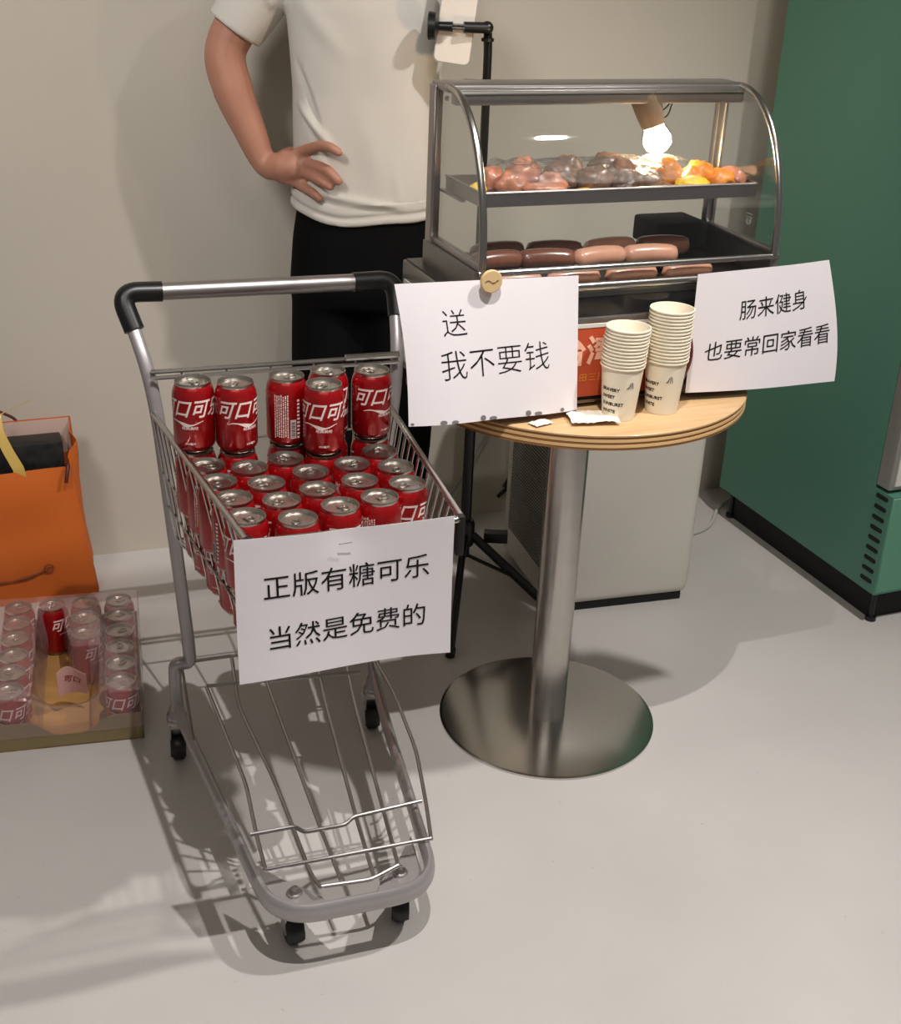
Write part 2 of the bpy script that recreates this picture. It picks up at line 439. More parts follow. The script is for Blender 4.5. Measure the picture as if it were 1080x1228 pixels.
def soda_can(x, y, z, rz, scale, label, group, parent_frame=None):
    """one can: a thing with body, lid (> pull tab), lettering and fine print"""
    co, si = (math.cos(parent_frame[2]), math.sin(parent_frame[2])) if parent_frame else (1, 0)
    ox, oy = (parent_frame[0], parent_frame[1]) if parent_frame else (0, 0)
    r = empty('soda_can', (ox + co * x - si * y, oy + si * x + co * y, z), rz, label, 'can', group)
    r.scale = (scale,) * 3
    link(bpy.data.objects.new('can_body', ME_body), r)
    l = link(bpy.data.objects.new('can_lid', ME_lid), r); l.rotation_euler.z = rng.random() * 6.28
    link(bpy.data.objects.new('pull_tab', ME_tab), l)
    link(bpy.data.objects.new('lettering', ME_let), r)
    link(bpy.data.objects.new('wave_mark', ME_wave), r)
    link(bpy.data.objects.new('small_lettering', ME_small), r)['kind'] = 'stuff'
    link(bpy.data.objects.new('fine_print', ME_fine), r)['kind'] = 'stuff'
    return r


# ================================================================ shopping cart (local x = right, -y = towards camera)
YK = math.radians(19.946)
KO = (-0.31643, 2.07503)
cart = empty('shopping_cart', (*KO, 0), YK, 'small grey wire shopping cart loaded with red soda cans', 'cart')


def kp(t, d, z): return (t, -d, z)


for s in (-1, 1):
    p = fillet([kp(s * 0.190, 0.012, 0.125), kp(s * 0.190, 0.0, 0.222), kp(s * 0.158, 0.0, 0.222), kp(s * 0.158, 0.0, 0.20)], 0.014, 6)[:-3]
    main = fillet([kp(s * 0.190, 0.02, 0.12), kp(s * 0.190, 0.0, 0.165), kp(s * 0.188, 0.0, 0.214), kp(s * 0.160, 0.0, 0.206), kp(s * 0.162, 0.0, 0.26), kp(s * 0.206 + 0.014, 0, 0.69), kp(s * 0.216 + 0.013, -0.012, 0.775), kp(s * 0.229 + 0.008, -0.06, 0.845)], 0.06, 8)
    b = MB(); b.tube(main, 0.0118, 14); b.build('post', MT['zincpaint'], cart)
    g = MB(); g.tube(fillet([kp(s * 0.228 + 0.011, -0.052, 0.832), kp(s * 0.238 + 0.003, -0.082, 0.889), kp(s * 0.165, -0.08, 0.888)], 0.040, 10), 0.0172, 16)
    g.build('handle_corner', MT['black'], cart)
b = MB(); b.tube([kp(-0.2, -0.08, 0.888), kp(0.2, -0.08, 0.888)], 0.0148, 20); b.build('handle_bar', MT['zinc'], cart)
b = MB(); b.tube([kp(-0.200, 0.0, 0.775), kp(0.226, 0.0, 0.775)], 0.0042, 8); b.tube([kp(-0.200, 0.008, 0.767), kp(0.224, 0.008, 0.767)], 0.0036, 8)
b.tube([kp(0.13, 0.004, 0.779), kp(0.226, 0.004, 0.779)], 0.006, 8)
b.build('rear_rail', MT['chrome'], cart)


def rim_t(d): return 0.204 - 0.0985 * d
def rim_z(d): return 0.702 + 0.05 * d
def bot_t(d): return 0.178 - 0.16 * d


ZB = 0.468
b = MB()
b.tube(fillet([kp(-0.2, 0.0, 0.702), kp(-rim_t(.57), .57, rim_z(.57)), kp(rim_t(.57), .57, rim_z(.57)), kp(0.2, 0.0, 0.702)], 0.015, 5), 0.0052, 10)
b.build('basket_rim', MT['chrome'], cart)
for s in (-1, 1):
    b = MB()
    for i in range(16):
        d = 0.015 + i * 0.0345
        db = min(d, 0.46) if d < 0.46 else 0.46 + (d - 0.46) * 0.25
        b.tube(fillet([kp(s * rim_t(d), d, rim_z(d)), kp(s * bot_t(db), db, ZB + 0.006), kp(s * (bot_t(db) - 0.012), db, ZB - 0.004)], 0.012, 4), 0.0021, 6)
    for z, f in ((0.600, 0.45), (0.535, 0.72)):
        b.tube([kp(s * (rim_t(d) * (1 - f) + bot_t(d) * f + 0.002), d, z) for d in (0.0, 0.2, 0.4, 0.5)], 0.0022, 6)
    b.build('basket_side', MT['chrome'], cart)['kind'] = 'stuff'
b = MB()
for i in range(13):
    t = -0.135 + i * 0.0225; b.tube([kp(t, .57, rim_z(.57)), kp(t * 0.74, 0.468, ZB)], 0.0017, 6)
for f in (0.4, 0.8): b.tube([kp(-rim_t(.57) * (1 - f) - .1 * f, .57 - .1 * f, rim_z(.57) * (1 - f) + ZB * f), kp(rim_t(.57) * (1 - f) + .1 * f, .57 - .1 * f, rim_z(.57) * (1 - f) + ZB * f)], 0.0022, 6)
b.build('basket_front', MT['chrome'], cart)['kind'] = 'stuff'
b = MB()
for i in range(5):
    t = -0.15 + i * 0.075; b.tube([kp(t, 0.0, 0.775), kp(t * 0.95, 0.0, ZB)], 0.0019, 6)
for z in (0.645,): b.tube([kp(-0.192, 0.0, z), kp(0.205, 0.0, z)], 0.0022, 6)
b.build('basket_back', MT['chrome'], cart)['kind'] = 'stuff'
b = MB()
for i in range(11):
    f = -1 + i * 0.2; b.tube([kp(f * bot_t(0) * .94, 0, ZB), kp(f * bot_t(.46) * .94, .466, ZB)], 0.0017, 6)
for d in (0.0, 0.12, 0.24, 0.36, 0.466): b.tube([kp(-bot_t(d), d, ZB - 0.004), kp(bot_t(d), d, ZB - 0.004)], 0.0026, 6)
b.build('basket_floor', MT['chrome'], cart)['kind'] = 'stuff'
# plastic corner caps at the front of the basket
for s in (-1, 1):
    b = MB(); b.rbox(-0.006, 0.006, -0.007, 0.007, -0.055, 0.006, 0.003, 2, M=Matrix.Translation(kp(s * 0.146, .566, .73)))
    b.build('corner_cap', MT['rubber'], cart)
# lower frame
u = fillet([kp(-0.190, 0.025, 0.125), kp(-0.178, 0.12, 0.112), kp(-0.128, 0.595, 0.110), kp(0.128, 0.595, 0.110), kp(0.178, 0.12, 0.112), kp(0.190, 0.025, 0.125)], 0.075, 12)
b = MB(); b.tube(u, 0.0125, 14, flat=(0.72, 1.42)); b.build('lower_frame', MT['zincpaint'], cart)
for s in (-1, 1):
    b = MB(); pts = [(s * 0.128, 0.455), (s * 0.118, 0.56), (s * 0.09, 0.588), (s * 0.03, 0.590), (s * 0.05, 0.545), (s * 0.095, 0.50)]
    vs = [kp(x, d, z) for z in (0.094, 0.100) for x, d in pts]; n = len(pts)
    b.add(vs, [tuple(range(n)), tuple(range(n, 2 * n))] + [(i, (i + 1) % n, n + (i + 1) % n, n + i) for i in range(n)])
    b.build('corner_plate', MT['zincpaint'], cart, smooth=False)
    b = MB(); b.lathe([(0.0125, 0), (0.0125, 0.003), (0.0085, 0.004), (0.0082, 0.008), (0.006, 0.0115), (0, 0.0125)], 16, kp(s * 0.085, 0.535, 0.100)); b.build('bolt', MT['zinc'], cart)
# wire rack


def zr(d): return 0.205 - 0.15 * d


rack = [[(-.142, .068), (-.118, .32), (-.123, .43), (-.123, .505)], [(-.083, -.005), (-.095, .13), (-.070, .33), (-.057, .53), (-.048, .557)],
        [(-.030, -.005), (-.034, .073), (-.021, .44), (-.015, .552)], [(.074, -.005), (.058, .15), (.041, .424), (.036, .556)], [(.13, -.005), (.108, .173), (.087, .441), (.079, .545)],
        [(.172, 0.0), (.186, .154), (.182, .307), (.161, .432), (.146, .505)]]
for w in rack:
    b = MB(); b.tube(fillet([kp(t, d, zr(d)) for t, d in w], 0.03, 4), 0.0034, 8); b.build('rack_wire', MT['zinc'], cart)
for w in ([(-.185, -.005), (.185, -.005)], [(-.142, .068), (.14, .09)], [(-.133, .43), (-.06, .43), (-.05, .445), (.02, .445), (.034, .432), (.155, .424)], [(-.123, .505), (.146, .505)], [(-.048, .557), (.03, .562), (.079, .545)]):
    b = MB(); b.tube(fillet([kp(t, d, zr(d) + 0.002) for t, d in w], 0.012, 4), 0.0034, 8); b.build('rack_crossbar', MT['zinc'], cart)
for s in (-1, 1):
    b = MB(); b.tube([kp(s * 0.176, 0.0, 0.205), kp(s * 0.178, 0.15, 0.118)], 0.0027, 8); b.build('rack_brace', MT['zinc'], cart)
# casters
for t, d, zt, yaw in ((-0.088, 0.530, 0.095, 0.05), (0.088, 0.530, 0.095, -0.25), (-0.190, 0.0, 0.120, -0.15), (0.190, 0.0, 0.120, -0.2)):
    c = MB()
    c.lathe([(0, zt), (0.011, zt), (0.0135, zt - 0.004), (0.0145, zt - 0.014), (0.0185, zt - 0.018), (0.0195, zt - 0.024), (0.0165, zt - 0.027), (0.0190, zt - 0.030), (0.0190, zt - 0.036), (0, zt - 0.036)], 18)
    for s in (-1, 1): c.box(s * 0.0135 - 0.0012, s * 0.0135 + 0.0012, -0.012, 0.014, 0.026, zt - 0.024)
    co = c.build('caster', MT['zinc'], cart); co.location = kp(t, d, 0); co.rotation_euler.z = yaw
    w = MB(); RM = Matrix.Translation((0, 0.004, 0.0265)) @ Matrix.Rotation(PI / 2, 4, 'Y')
    w.lathe([(0, -0.011), (0.018, -0.011), (0.024, -0.0105), (0.0265, -0.007), (0.0265, 0.007), (0.024, 0.0105), (0.018, 0.011), (0, 0.011)], 24, M=RM)
    w.build('wheel', MT['rubber'], co)
    h = MB(); hood = []
    for k in range(9):
        a = math.radians(-10 + k * 25); hood.append((0, 0.004 + 0.029 * math.cos(a), 0.0265 + 0.029 * math.sin(a)))
    h.tube(hood, 0.0055, 8, flat=(2.6, 0.6)); h.build('wheel_hood', MT['black'], co)

# cans in the cart: K-frame (right, towards the camera) positions
ZT = 0.702; SCN = 0.985; CHS = CH * SCN
TOP = {'F1': (-0.1242, 0.4276), 'F2': (-0.055, 0.4505), 'F3': (0.0131, 0.4233), 'F4': (0.0768, 0.4082), 'F5': (0.131, 0.3696), 'A2': (-0.1305, 0.3625), 'B2': (-0.0645, 0.3859), 
       'C2': (-0.0043, 0.3603), 'D2': (0.0638, 0.3442), 'E2': (0.1321, 0.3042), 'A3': (-0.1412, 0.298), 'B3': (-0.0738, 0.3212), 'C3': (-0.0002, 0.2951), 'D3': (0.0689, 0.2791), 
       'E3': (0.1249, 0.2392), 'A4': (-0.1477, 0.233), 'B4': (-0.087, 0.2572), 'C4': (-0.0256, 0.2348), 'V1': (-0.1546, 0.1641), 'V2': (-0.092, 0.1829), 'V3': (-0.0098, 0.1713), 'V6': (0.0384, 0.2212), 'V5': (0.129, 0.172), 'V4': (0.0602, 0.1596)}
LAB = {'F1': 'red soda can in the cart, front row, leftmost at the corner', 'F2': 'red soda can in the cart, front row, second from left', 'F3': 'red soda can in the cart, front row, middle one',
       'F4': 'red soda can in the cart, front row, second from right', 'F5': 'red soda can in the cart, front row, rightmost with big white lettering',
       'A2': 'red soda can in the cart, second row from the front, leftmost by wires', 'B2': 'red soda can in the cart, second row from the front, second from left',
       'C2': 'red soda can in the cart, second row from the front, middle one', 'D2': 'red soda can in the cart, second row from the front, second from right',
       'E2': 'red soda can in the cart, second row from the front, rightmost', 'A3': 'red soda can in the cart, third row from the front, leftmost by wires',
       'B3': 'red soda can in the cart, third row from the front, second from left', 'C3': 'red soda can in the cart, third row from the front, middle one',
       'D3': 'red soda can in the cart, third row from the front, second from right', 'E3': 'red soda can in the cart, third row from the front, rightmost',
       'A4': 'red soda can in the cart, fourth row from the front, leftmost by wires', 'B4': 'red soda can in the cart, fourth row from the front, second from left',
       'C4': 'red soda can in the cart, fourth row, just in front of barcode can', 'V1': 'red soda can under the leftmost upright back-row can in the cart',
       'V2': 'red soda can under the second upright back-row can from left in the cart', 'V3': 'red soda can under the upright can with the barcode in the cart',
       'V4': 'red soda can under the can hidden behind the foremost upright one', 'V5': 'red soda can under the rightmost upright back-row can in the cart',
       'V6': 'red soda can under the foremost of the upright upper cans in the cart'}
FACE = {'F1': -0.25, 'F2': -0.1, 'F3': 0.75, 'F4': 2.6, 'F5': 0.1, 'E2': 1.2}
KF = (*KO, YK)
for k, (t, d) in TOP.items():
    yaw = YK - PI / 2 + FACE.get(k, rng.uniform(-PI, PI))
    soda_can(t, -d, ZT - CHS, yaw, SCN, LAB[k], 'cans in the top layer of the cart', KF)
UP = {'V1': (-0.35, 'upright red soda can in the cart back row, leftmost'), 'V2': (0.55, 'upright red soda can in the cart back row, second from left'),
      'V3': (2.95, 'upright red soda can in the cart turned to its barcode'), 'V4': (0.9, 'upright red soda can half hidden behind the foremost upright one'),
      'V5': (0.5, 'upright red soda can in the cart back row, rightmost'), 'V6': (-0.22, 'upright red soda can standing foremost on the cart load')}
for k, (a, lb) in UP.items():
    t, d = TOP[k]; soda_can(t, -d, ZT, YK - PI / 2 + a, SCN, lb, 'upright cans on top of the cart load', KF)
low = [(-0.094, 0.425), (-0.103, 0.358), (-0.113, 0.292), (-0.123, 0.225), (-0.132, 0.158), (-0.136, 0.091), (0.10, 0.385), (0.109, 0.318), (0.118, 0.252), (0.127, 0.185)]
ords = ['first', 'second', 'third', 'fourth', 'fifth', 'last']
for i, (t, d) in enumerate(low):
    side = 'left' if t < 0 else 'right'; n = i if t < 0 else i - 6
    soda_can(t, -d, ZT - 2 * CHS - 0.0006, YK - PI / 2 + rng.uniform(-1.2, -0.2), SCN, 'red soda can in the bottom layer behind %s wires, %s from the front' % (side, ords[n]), 'cans in the bottom layer of the cart', KF)

# ================================================================ paper signs


def paper_sign(name, label, fn, lines, group='white paper signs', nu=28, nv=20, wm=0.297, hm=0.21, extra=None):
    """fn(u, v) -> world point of the sheet; lines = (text, u, v, size, offset, shear)"""
    b = MB(); b.sheet(fn, nu, nv, 0.0004)
    o = b.build(name, MT['paper'], None, ang=60); tag(o, label, 'sign', group)
    for (body_, u, v, size, off, sh, rot) in lines:
        t = MB()
        vv, ff = text2d(body_, size, sh, off, 'CENTER', 0.3)
        out = []
        for x, y in vv:
            x, y = x * math.cos(rot) - y * math.sin(rot), x * math.sin(rot) + y * math.cos(rot)
            uu, vq = u + x / wm, v - y / hm
            p = Vector(fn(uu, vq)); e = 1e-3
            nn = (Vector(fn(uu + e, vq)) - p).cross(Vector(fn(uu, vq - e)) - p); nn.normalize()
            out.append(p + nn * 0.0007)
        t.add(out, ff); t.build('lettering', MT['ink'], o, smooth=False)
    if extra:
        for (u, v, a, c) in extra:
            P = []; x = MB()
            for k in range(14):
                an = 2 * PI * k / 14; uu, vq = u + a * math.cos(an) / wm, v - c * math.sin(an) / hm
                vq = min(vq, 0.999); p = Vector(fn(uu, vq)); e = 1e-3
                nn = (Vector(fn(uu + e, vq)) - p).cross(Vector(fn(uu, vq - e)) - p); nn.normalize(); P.append(p + nn * 0.0006)
            x.add(P, [tuple(range(14))]); x.build('smudge_mark', MT['smudge'], o, smooth=False)
    return o


KM = Matrix.Translation((*KO, 0)) @ Matrix.Rotation(YK, 4, 'Z')


def paper_cart(u, v):
    t = -0.1705 + 0.299 * u; z = 0.748 - 0.209 * v
    d = 0.592 + 0.004 * math.sin(u * 5 + 0.6) * (0.3 + v) + 0.010 * v * v - 0.004 * math.exp(-((u - 0.5) ** 2) / 0.01 - v * v * 25)
    return KM @ Vector((t, -d, z - 0.003 * math.sin(u * PI) * (1 - v) + 0.004 * v * math.sin(u * 3.3)))


sg = paper_sign('paper_sign', 'white paper sign hung on the front of the shopping cart', paper_cart,
                [('正版有糖可乐', 0.505, 0.355, 0.0385, 0.0, 0, 0.02), ('当然是免费的', 0.505, 0.715, 0.0375, 0.0, 0, 0.02)])
st = MB(); st.tube([KM @ Vector((-0.033, -0.5955, 0.727)), KM @ Vector((-0.015, -0.5955, 0.7275))], 0.0006, 6); st.build('staple', MT['zinc'], sg)

YC = math.radians(22.706)
TO = (0.2143, 2.2127)
TM = Matrix.Translation((*TO, 0)) @ Matrix.Rotation(YC, 4, 'Z')


def paper_left(u, v):
    l0 = -0.420 + 0.022 * v + 0.006 * math.sin(v * PI); l1 = -0.113 + 0.012 * v
    z0 = 0.978 - 0.222 * v; z1 = 0.9735 - 0.222 * v
    d = 0.192 + 0.010 * v + 0.012 * math.sin(u * PI) * v + 0.010 * (1 - u) ** 2 * v + 0.003 * math.sin(u * 9) * v
    return TM @ Vector((l0 + (l1 - l0) * u, -d, z0 + (z1 - z0) * u))


def paper_right(u, v):
    l0 = 0.108 + 0.004 * v; l1 = 0.372 + 0.052 * math.sin(min(v * 1.55, PI / 2)) - 0.008 * v
    z0 = 0.962 - 0.206 * v; z1 = 0.970 - 0.218 * v
    d = 0.190 + 0.006 * math.sin(u * 4) * v - 0.03 * max(0, u - 0.6) ** 1.5 * (1 - v) + 0.012 * u * v
    return TM @ Vector((l0 + (l1 - l0) * u, -d, z0 + (z1 - z0) * u))


sl = paper_sign('paper_sign', 'white paper sign with smudged bottom edge, left of the paper cups', paper_left,
                [('送', 0.285, 0.300, 0.043, -0.012, 0, 0.02), ('我不要钱', 0.505, 0.588, 0.0480, -0.012, 0, 0.03)],
                extra=[(0.19, .985, .006, .0035), (0.255, .988, .006, .003), (0.42, .980, .005, .0045), (0.48, .988, .007, .003), (0.69, .978, .005, .0045), (0.75, .986, .007, .003), (0.90, .980, .004, .003), (0.02, .985, .003, .002)])
sr = paper_sign('paper_sign', 'white paper sign with curled right edge, beside the green fridge', paper_right,
                [('肠来健身', 0.545, 0.32, 0.0365, 0.0, 0.12, 0.07), ('也要常回家看看', 0.515, 0.635, 0.0365, 0.0, 0.12, 0.06)])
p0 = TM @ Vector((-0.268, -0.204, 0.9765))
dk = MB(); dk.lathe([(0, 0.003), (0.0165, 0.003), (0.018, 0.0015), (0.018, -0.0015), (0, -0.0015)], 28, M=Matrix.Translation(p0) @ Matrix.Rotation(YC, 4, 'Z') @ Matrix.Rotation(PI / 2, 4, 'X'))
dko = dk.build('round_sticker', MT['cork']); tag(dko, 'round beige disc holding the left paper sign to the display case', 'sticker')
dm = MB()
for k in range(16):
    a0 = 0.25 + k * 0.16; x = -0.011 + k * 0.0014
    dm.box(x, x + 0.0010, -0.0035, -0.0032, -0.0015 + 0.002 * math.sin(k * .5), 0.0005 + 0.002 * math.sin(k * .5), M=Matrix.Translation(p0) @ Matrix.Rotation(YC, 4, 'Z'))
dm.build('disc_print', MT['corkdark'], dko, smooth=False)

# ================================================================ round table
tb = empty('round_table', (*TO, 0), YC, 'round birch plywood table on a steel column and disc base', 'table')
b = MB(); b.lathe([(0, 0.74), (0.303, 0.74), (0.306, 0.7375), (0.306, 0.735), (0, 0.735)], 96); b.build('tabletop', MT['wood'], tb)
for i in range(5):
    z1 = 0.735 - i * 0.0046; b = MB(); rr = 0.3055 - (0.0008 if i % 2 == 0 else 0)
    b.lathe([(0, z1), (rr, z1), (rr, z1 - 0.0046), (0, z1 - 0.0046)], 96); b.build('ply_layer', MT['ply_dark' if i % 2 == 0 else 'ply_light'], tb)
b = MB(); b.lathe([(0.0375, 0.008), (0.0375, 0.712)], 48); b.lathe([(0, 0.012), (0.0385, 0.012), (0.0385, 0.008)], 48); b.build('column', MT['steel'], tb)
b = MB(); b.lathe([(0, 0.0095), (0.04, 0.0095), (0.212, 0.006), (0.2183, 0.0045), (0.2183, 0.0), (0, 0.0)], 96); b.build('base_disc', MT['polish'], tb)
b = MB(); b.box(-0.1, 0.1, -0.03, 0.03, 0.7, 0.7121); b.build('top_bracket', MT['black'], tb, smooth=False)

# ================================================================ display case (food warmer) standing on the table
dc = empty('food_warmer', (*TO, 0.742), YC, 'curved glass food display case on a steel cabinet, on round table', 'display case')
ZO = 0.742


def tp(l, d, z): return (l, -d, z - ZO)


b = MB()
b.rbox(-0.302, 0.302, -0.168, 0.100, 0.004, 0.196, 0.004, 2)
for l in (-.27, .27):
    for y in (-.14, .08): b.lathe([(0, 0), (0.012, 0), (0.012, 0.006), (0, 0.006)], 12, (l, y, -0.0015))
b.build('cabinet', MT['boxsteel'], dc)
b = MB(); b.box(-0.285, 0.285, -0.1705, -0.168, 0.012, 0.150); b.build('front_panel', MT['darkglass'], dc, smooth=False)
b = MB(); b.box(-0.285, 0.285, -0.1715, -0.168, 0.152, 0.188); b.build('dark_window', MT['darkglass'], dc, smooth=False)
b = MB(); b.rbox(-0.295, 0.295, -0.177, -0.168, 0.144, 0.156, 0.002, 2); b.build('panel_trim', MT['zinc'], dc)
b = MB(); b.box(-0.3035, -0.302, -0.14, 0.085, 0.02, 0.165); b.build('side_panel', MT['white'], dc, smooth=False)
# well between the two front bars
b = MB(); b.box(-0.298, 0.298, -0.164, 0.090, 0.1955, 0.199); b.build('well_floor', MT['darktray'], dc, smooth=False)
for s in (-1, 1):
    b = MB(); b.box(s * 0.272 - 0.008, s * 0.272 + 0.008, -0.165, 0.060, 0.196, 0.238)
    b.build('side_ledge', MT['boxsteel'], dc, smooth=False)
b = MB(); b.box(-0.264, 0.264, 0.052, 0.060, 0.196, 0.212); b.build('rear_ledge', MT['boxsteel'], dc, smooth=False)
b = MB(); b.tube([tp(-0.300, 0.172, 0.949), tp(0.300, 0.172, 0.949)], 0.0075, 12); b.build('front_bar', MT['chrome'], dc)
b = MB(); b.tube([tp(-0.275, 0.168, 0.978), tp(0.275, 0.168, 0.978)], 0.0055, 12); b.build('front_bar', MT['chrome'], dc)
b = MB(); b.box(-0.300, 0.300, -0.172, -0.166, 0.196, 0.206); b.build('front_lip', MT['boxsteel'], dc, smooth=False)
# arc profile of the curved glass: (d, z)


def arc(a):   # a 0 (top) .. 1 (bottom front)
    th = a * PI / 2
    return (-0.002 + 0.170 * math.sin(th) ** 0.92, 0.980 + 0.254 * math.cos(th) ** 0.92)


for s in (-1, 1):
    b = MB(); b.tube([tp(s * 0.268, *arc(k / 24)) for k in range(25)], 0.0058, 10, flat=(1.1, 1.0)); b.build('arc_frame', MT['chrome'], dc)
    b = MB(); b.rbox(s * 0.268 - 0.008, s * 0.268 + 0.008, 0.040, 0.056, 0.205, 0.492, 0.0025, 2)
    b.rbox(s * 0.268 - 0.0035 + s * .006, s * 0.268 + 0.0035 + s * .006, 0.036, 0.060, 0.21, 0.49, 0.0015, 1); b.build('rear_post', MT['zinc'], dc)
    b = MB(); b.rbox(s * 0.268 - 0.006, s * 0.268 + 0.006, -0.166, 0.045, 0.238, 0.250, 0.003, 2); b.build('base_rail', MT['zinc'], dc)
    # flat glass side
    b = MB(); prof = [(-0.045, 0.99), (-0.045, 1.234)] + [arc(k / 16) for k in range(17)]
    n = len(prof); vs = [tp(s * 0.268 + e, dd, zz) for e in (-0.0015, 0.0015) for dd, zz in prof]
    b.add(vs, [tuple(range(n)), tuple(range(n, 2 * n))] + [(i, (i + 1) % n, n + (i + 1) % n, n + i) for i in range(n)])
    b.build('side_glass', MT['glass'], dc, smooth=False)
    b = MB(); b.sphere(tp(s * 0.262, -0.02, 1.214), 0.0042, n=8); b.build('glass_screw', MT['chrome'], dc)
b = MB(); b.rbox(-0.274, 0.274, -0.012, 0.060, 0.484, 0.496, 0.003, 2); b.rbox(-0.266, 0.266, -0.024, -0.004, 0.466, 0.488, 0.004, 2); b.build('top_panel', MT['zinc'], dc)
b = MB(); b.box(-0.262, 0.262, -0.0255, -0.0235, 0.481, 0.4835); b.build('top_groove', MT['black'], dc, smooth=False)


def glassfn(u, v):
    d, z = arc(0.05 + 0.95 * v); return tp(-0.262 + 0.524 * u, d - 0.001, z)


b = MB(); b.sheet(glassfn, 6, 20, 0.003); b.build('curved_glass', MT['glass'], dc, ang=60)
b = MB(); b.lathe([(0, 0.0), (0.006, 0.0), (0.006, 0.0008), (0, 0.0008)], 16, M=Matrix.Translation(tp(-0.268 - 0.0085, -0.05, 1.213)) @ Matrix.Rotation(-PI / 2, 4, 'Y'))
b.build('round_label', MT['copper'], dc)
# shelf tray
b = MB(); zt = 1.068 - ZO
b.box(-0.250, 0.250, -0.112, 0.038, zt, zt + 0.002)
for a in ((-0.250, 0.250, -0.114, -0.112), (-0.250, 0.250, 0.036, 0.038)): b.box(a[0], a[1], a[2], a[3], zt, zt + 0.022)
for s in (-1, 1): b.box(s * 0.251 - 0.001, s * 0.251 + 0.001, -0.114, 0.038, zt, zt + 0.022)
for s in (-1, 1): b.tube([(s * 0.252, -0.113, zt + .022), (s * 0.252, 0.038, zt + .022)], 0.002, 6)
b.tube([(-0.252, -0.114, zt + .022), (0.252, -0.114, zt + .022)], 0.0022, 6)
b.build('shelf_tray', MT['zinc'], dc, ang=30)
for s in (-1, 1):
    b = MB(); b.box(s * 0.256 - 0.004, s * 0.256 + 0.004, -0.05, 0.045, zt - 0.004, zt); b.build('shelf_bracket', MT['zinc'], dc, smooth=False)
# etched mark on right glass
b = MB()
mk = TM.inverted()
for pts, cl in (([(-.0055, .007), (.0055, .007)], False), ([(0.0045 * math.cos(a), 0.0045 * math.sin(a) - .001) for a in [k * PI / 8 for k in range(16)]], True), ([(-.002, .002), (-.002, -.004)], False), ([(.002, .002), (.002, -.004)], False), ([(-.006, .003), (.006, .003)], False)):
    b.tube([(0.2665 - 0.0012, -0.085 - 1.5 * p[0], 1.022 - ZO + 1.5 * p[1]) for p in pts], 0.0008, 5, closed=cl)
b.build('glass_mark', MT['etch'], dc)
# heat lamp
ax = Vector((0.026, -0.004, -0.063)); A0 = Vector(tp(0.088, 0.0, 1.212)); qa = ax.normalized().to_track_quat('Z', 'Y').to_matrix().to_4x4()
LM = Matrix.Translation(A0) @ qa
b = MB(); b.lathe([(0, -0.012), (0.0265, -0.012), (0.0235, 0.02), (0.0200, 0.044), (0, 0.044)], 24, M=LM); b.build('lamp_holder', MT['socketg'], dc)
b = MB(); b.lathe([(0.0190, 0.044), (0.0200, 0.050), (0.0235, 0.058), (0.0255, 0.066)], 24, M=LM); b.build('lamp_collar', MT['glass'], dc)
b = MB(); b.lathe([(0.013, 0.050), (0.0205, 0.060), (0.0240, 0.071), (0.0215, 0.083), (0.012, 0.091), (0, 0.094)], 24, M=LM); b.build('lamp_bulb', MT['bulb'], dc)
b = MB(); b.tube(fillet([tp(0.100, 0.0, 1.200), tp(0.128, -0.01, 1.190), tp(0.15, -0.02, 1.206), tp(0.17, -0.03, 1.226)], 0.03, 6), 0.0013, 6)
b.tube(fillet([tp(0.108, 0.0, 1.186), tp(0.138, -0.01, 1.178), tp(0.165, -0.03, 1.226)], 0.03, 6), 0.0013, 6); b.build('lamp_cord', MT['black'], dc)
pl = bpy.data.lights.new('bulb_light', 'POINT'); pl.energy = 2.2; pl.color = (1, 0.74, 0.42); pl.shadow_soft_size = 0.02
plo = bpy.data.objects.new('bulb_light', pl); COL.objects.link(plo); plo.location = TM @ Vector((0.126, -0.012, 1.102))
# sign board
sb = MB(); sb.rbox(-0.200, 0.112, -0.1765, -0.1725, 0.762, 0.880, 0.001, 1, M=TM)
sbo = sb.build('sign_board', MT['sign']); tag(sbo, 'orange sign board with white lettering behind the paper cups', 'sign')


def flat_text(mb, body_, l, d, z, size, off=0.0):
    v, f = text2d(body_, size, 0, off, 'CENTER', 0)
    mb.add([TM @ Vector((l + x, -d, z + y)) for x, y in v], f)


b = MB(); flat_text(b, '台湾', -0.078, 0.1772, 0.838, 0.052, 0.03); b.build('lettering', MT['signtext'], sbo, smooth=False)
b = MB()
for k in range(9):
    l = -0.115 + k * 0.017; flat_text(b, '三川田'[k % 3], l, 0.1772, 0.795, 0.015)
b.build('small_lettering', MT['sand'], sbo, smooth=False)
b = MB(); b.rbox(-0.203, 0.115, -0.1775, -0.1725, 0.880, 0.888, 0.001, 1, M=TM); b.build('sign_edge', MT['white'], sbo)
mb_ = MB(); mb_.tube([TM @ Vector((0.105 - 0.004 * math.cos(k / 10 * 3.1), -0.186, 0.772 + k * 0.0085)) for k in range(11)], [0.004 + 0.009 * math.sin(PI * k / 10) for k in range(11)], 12)
tag(mb_.build('sauce_bottle', MT['maroon']), 'dark red sauce bottle peeking out behind the right stack of cups', 'bottle')

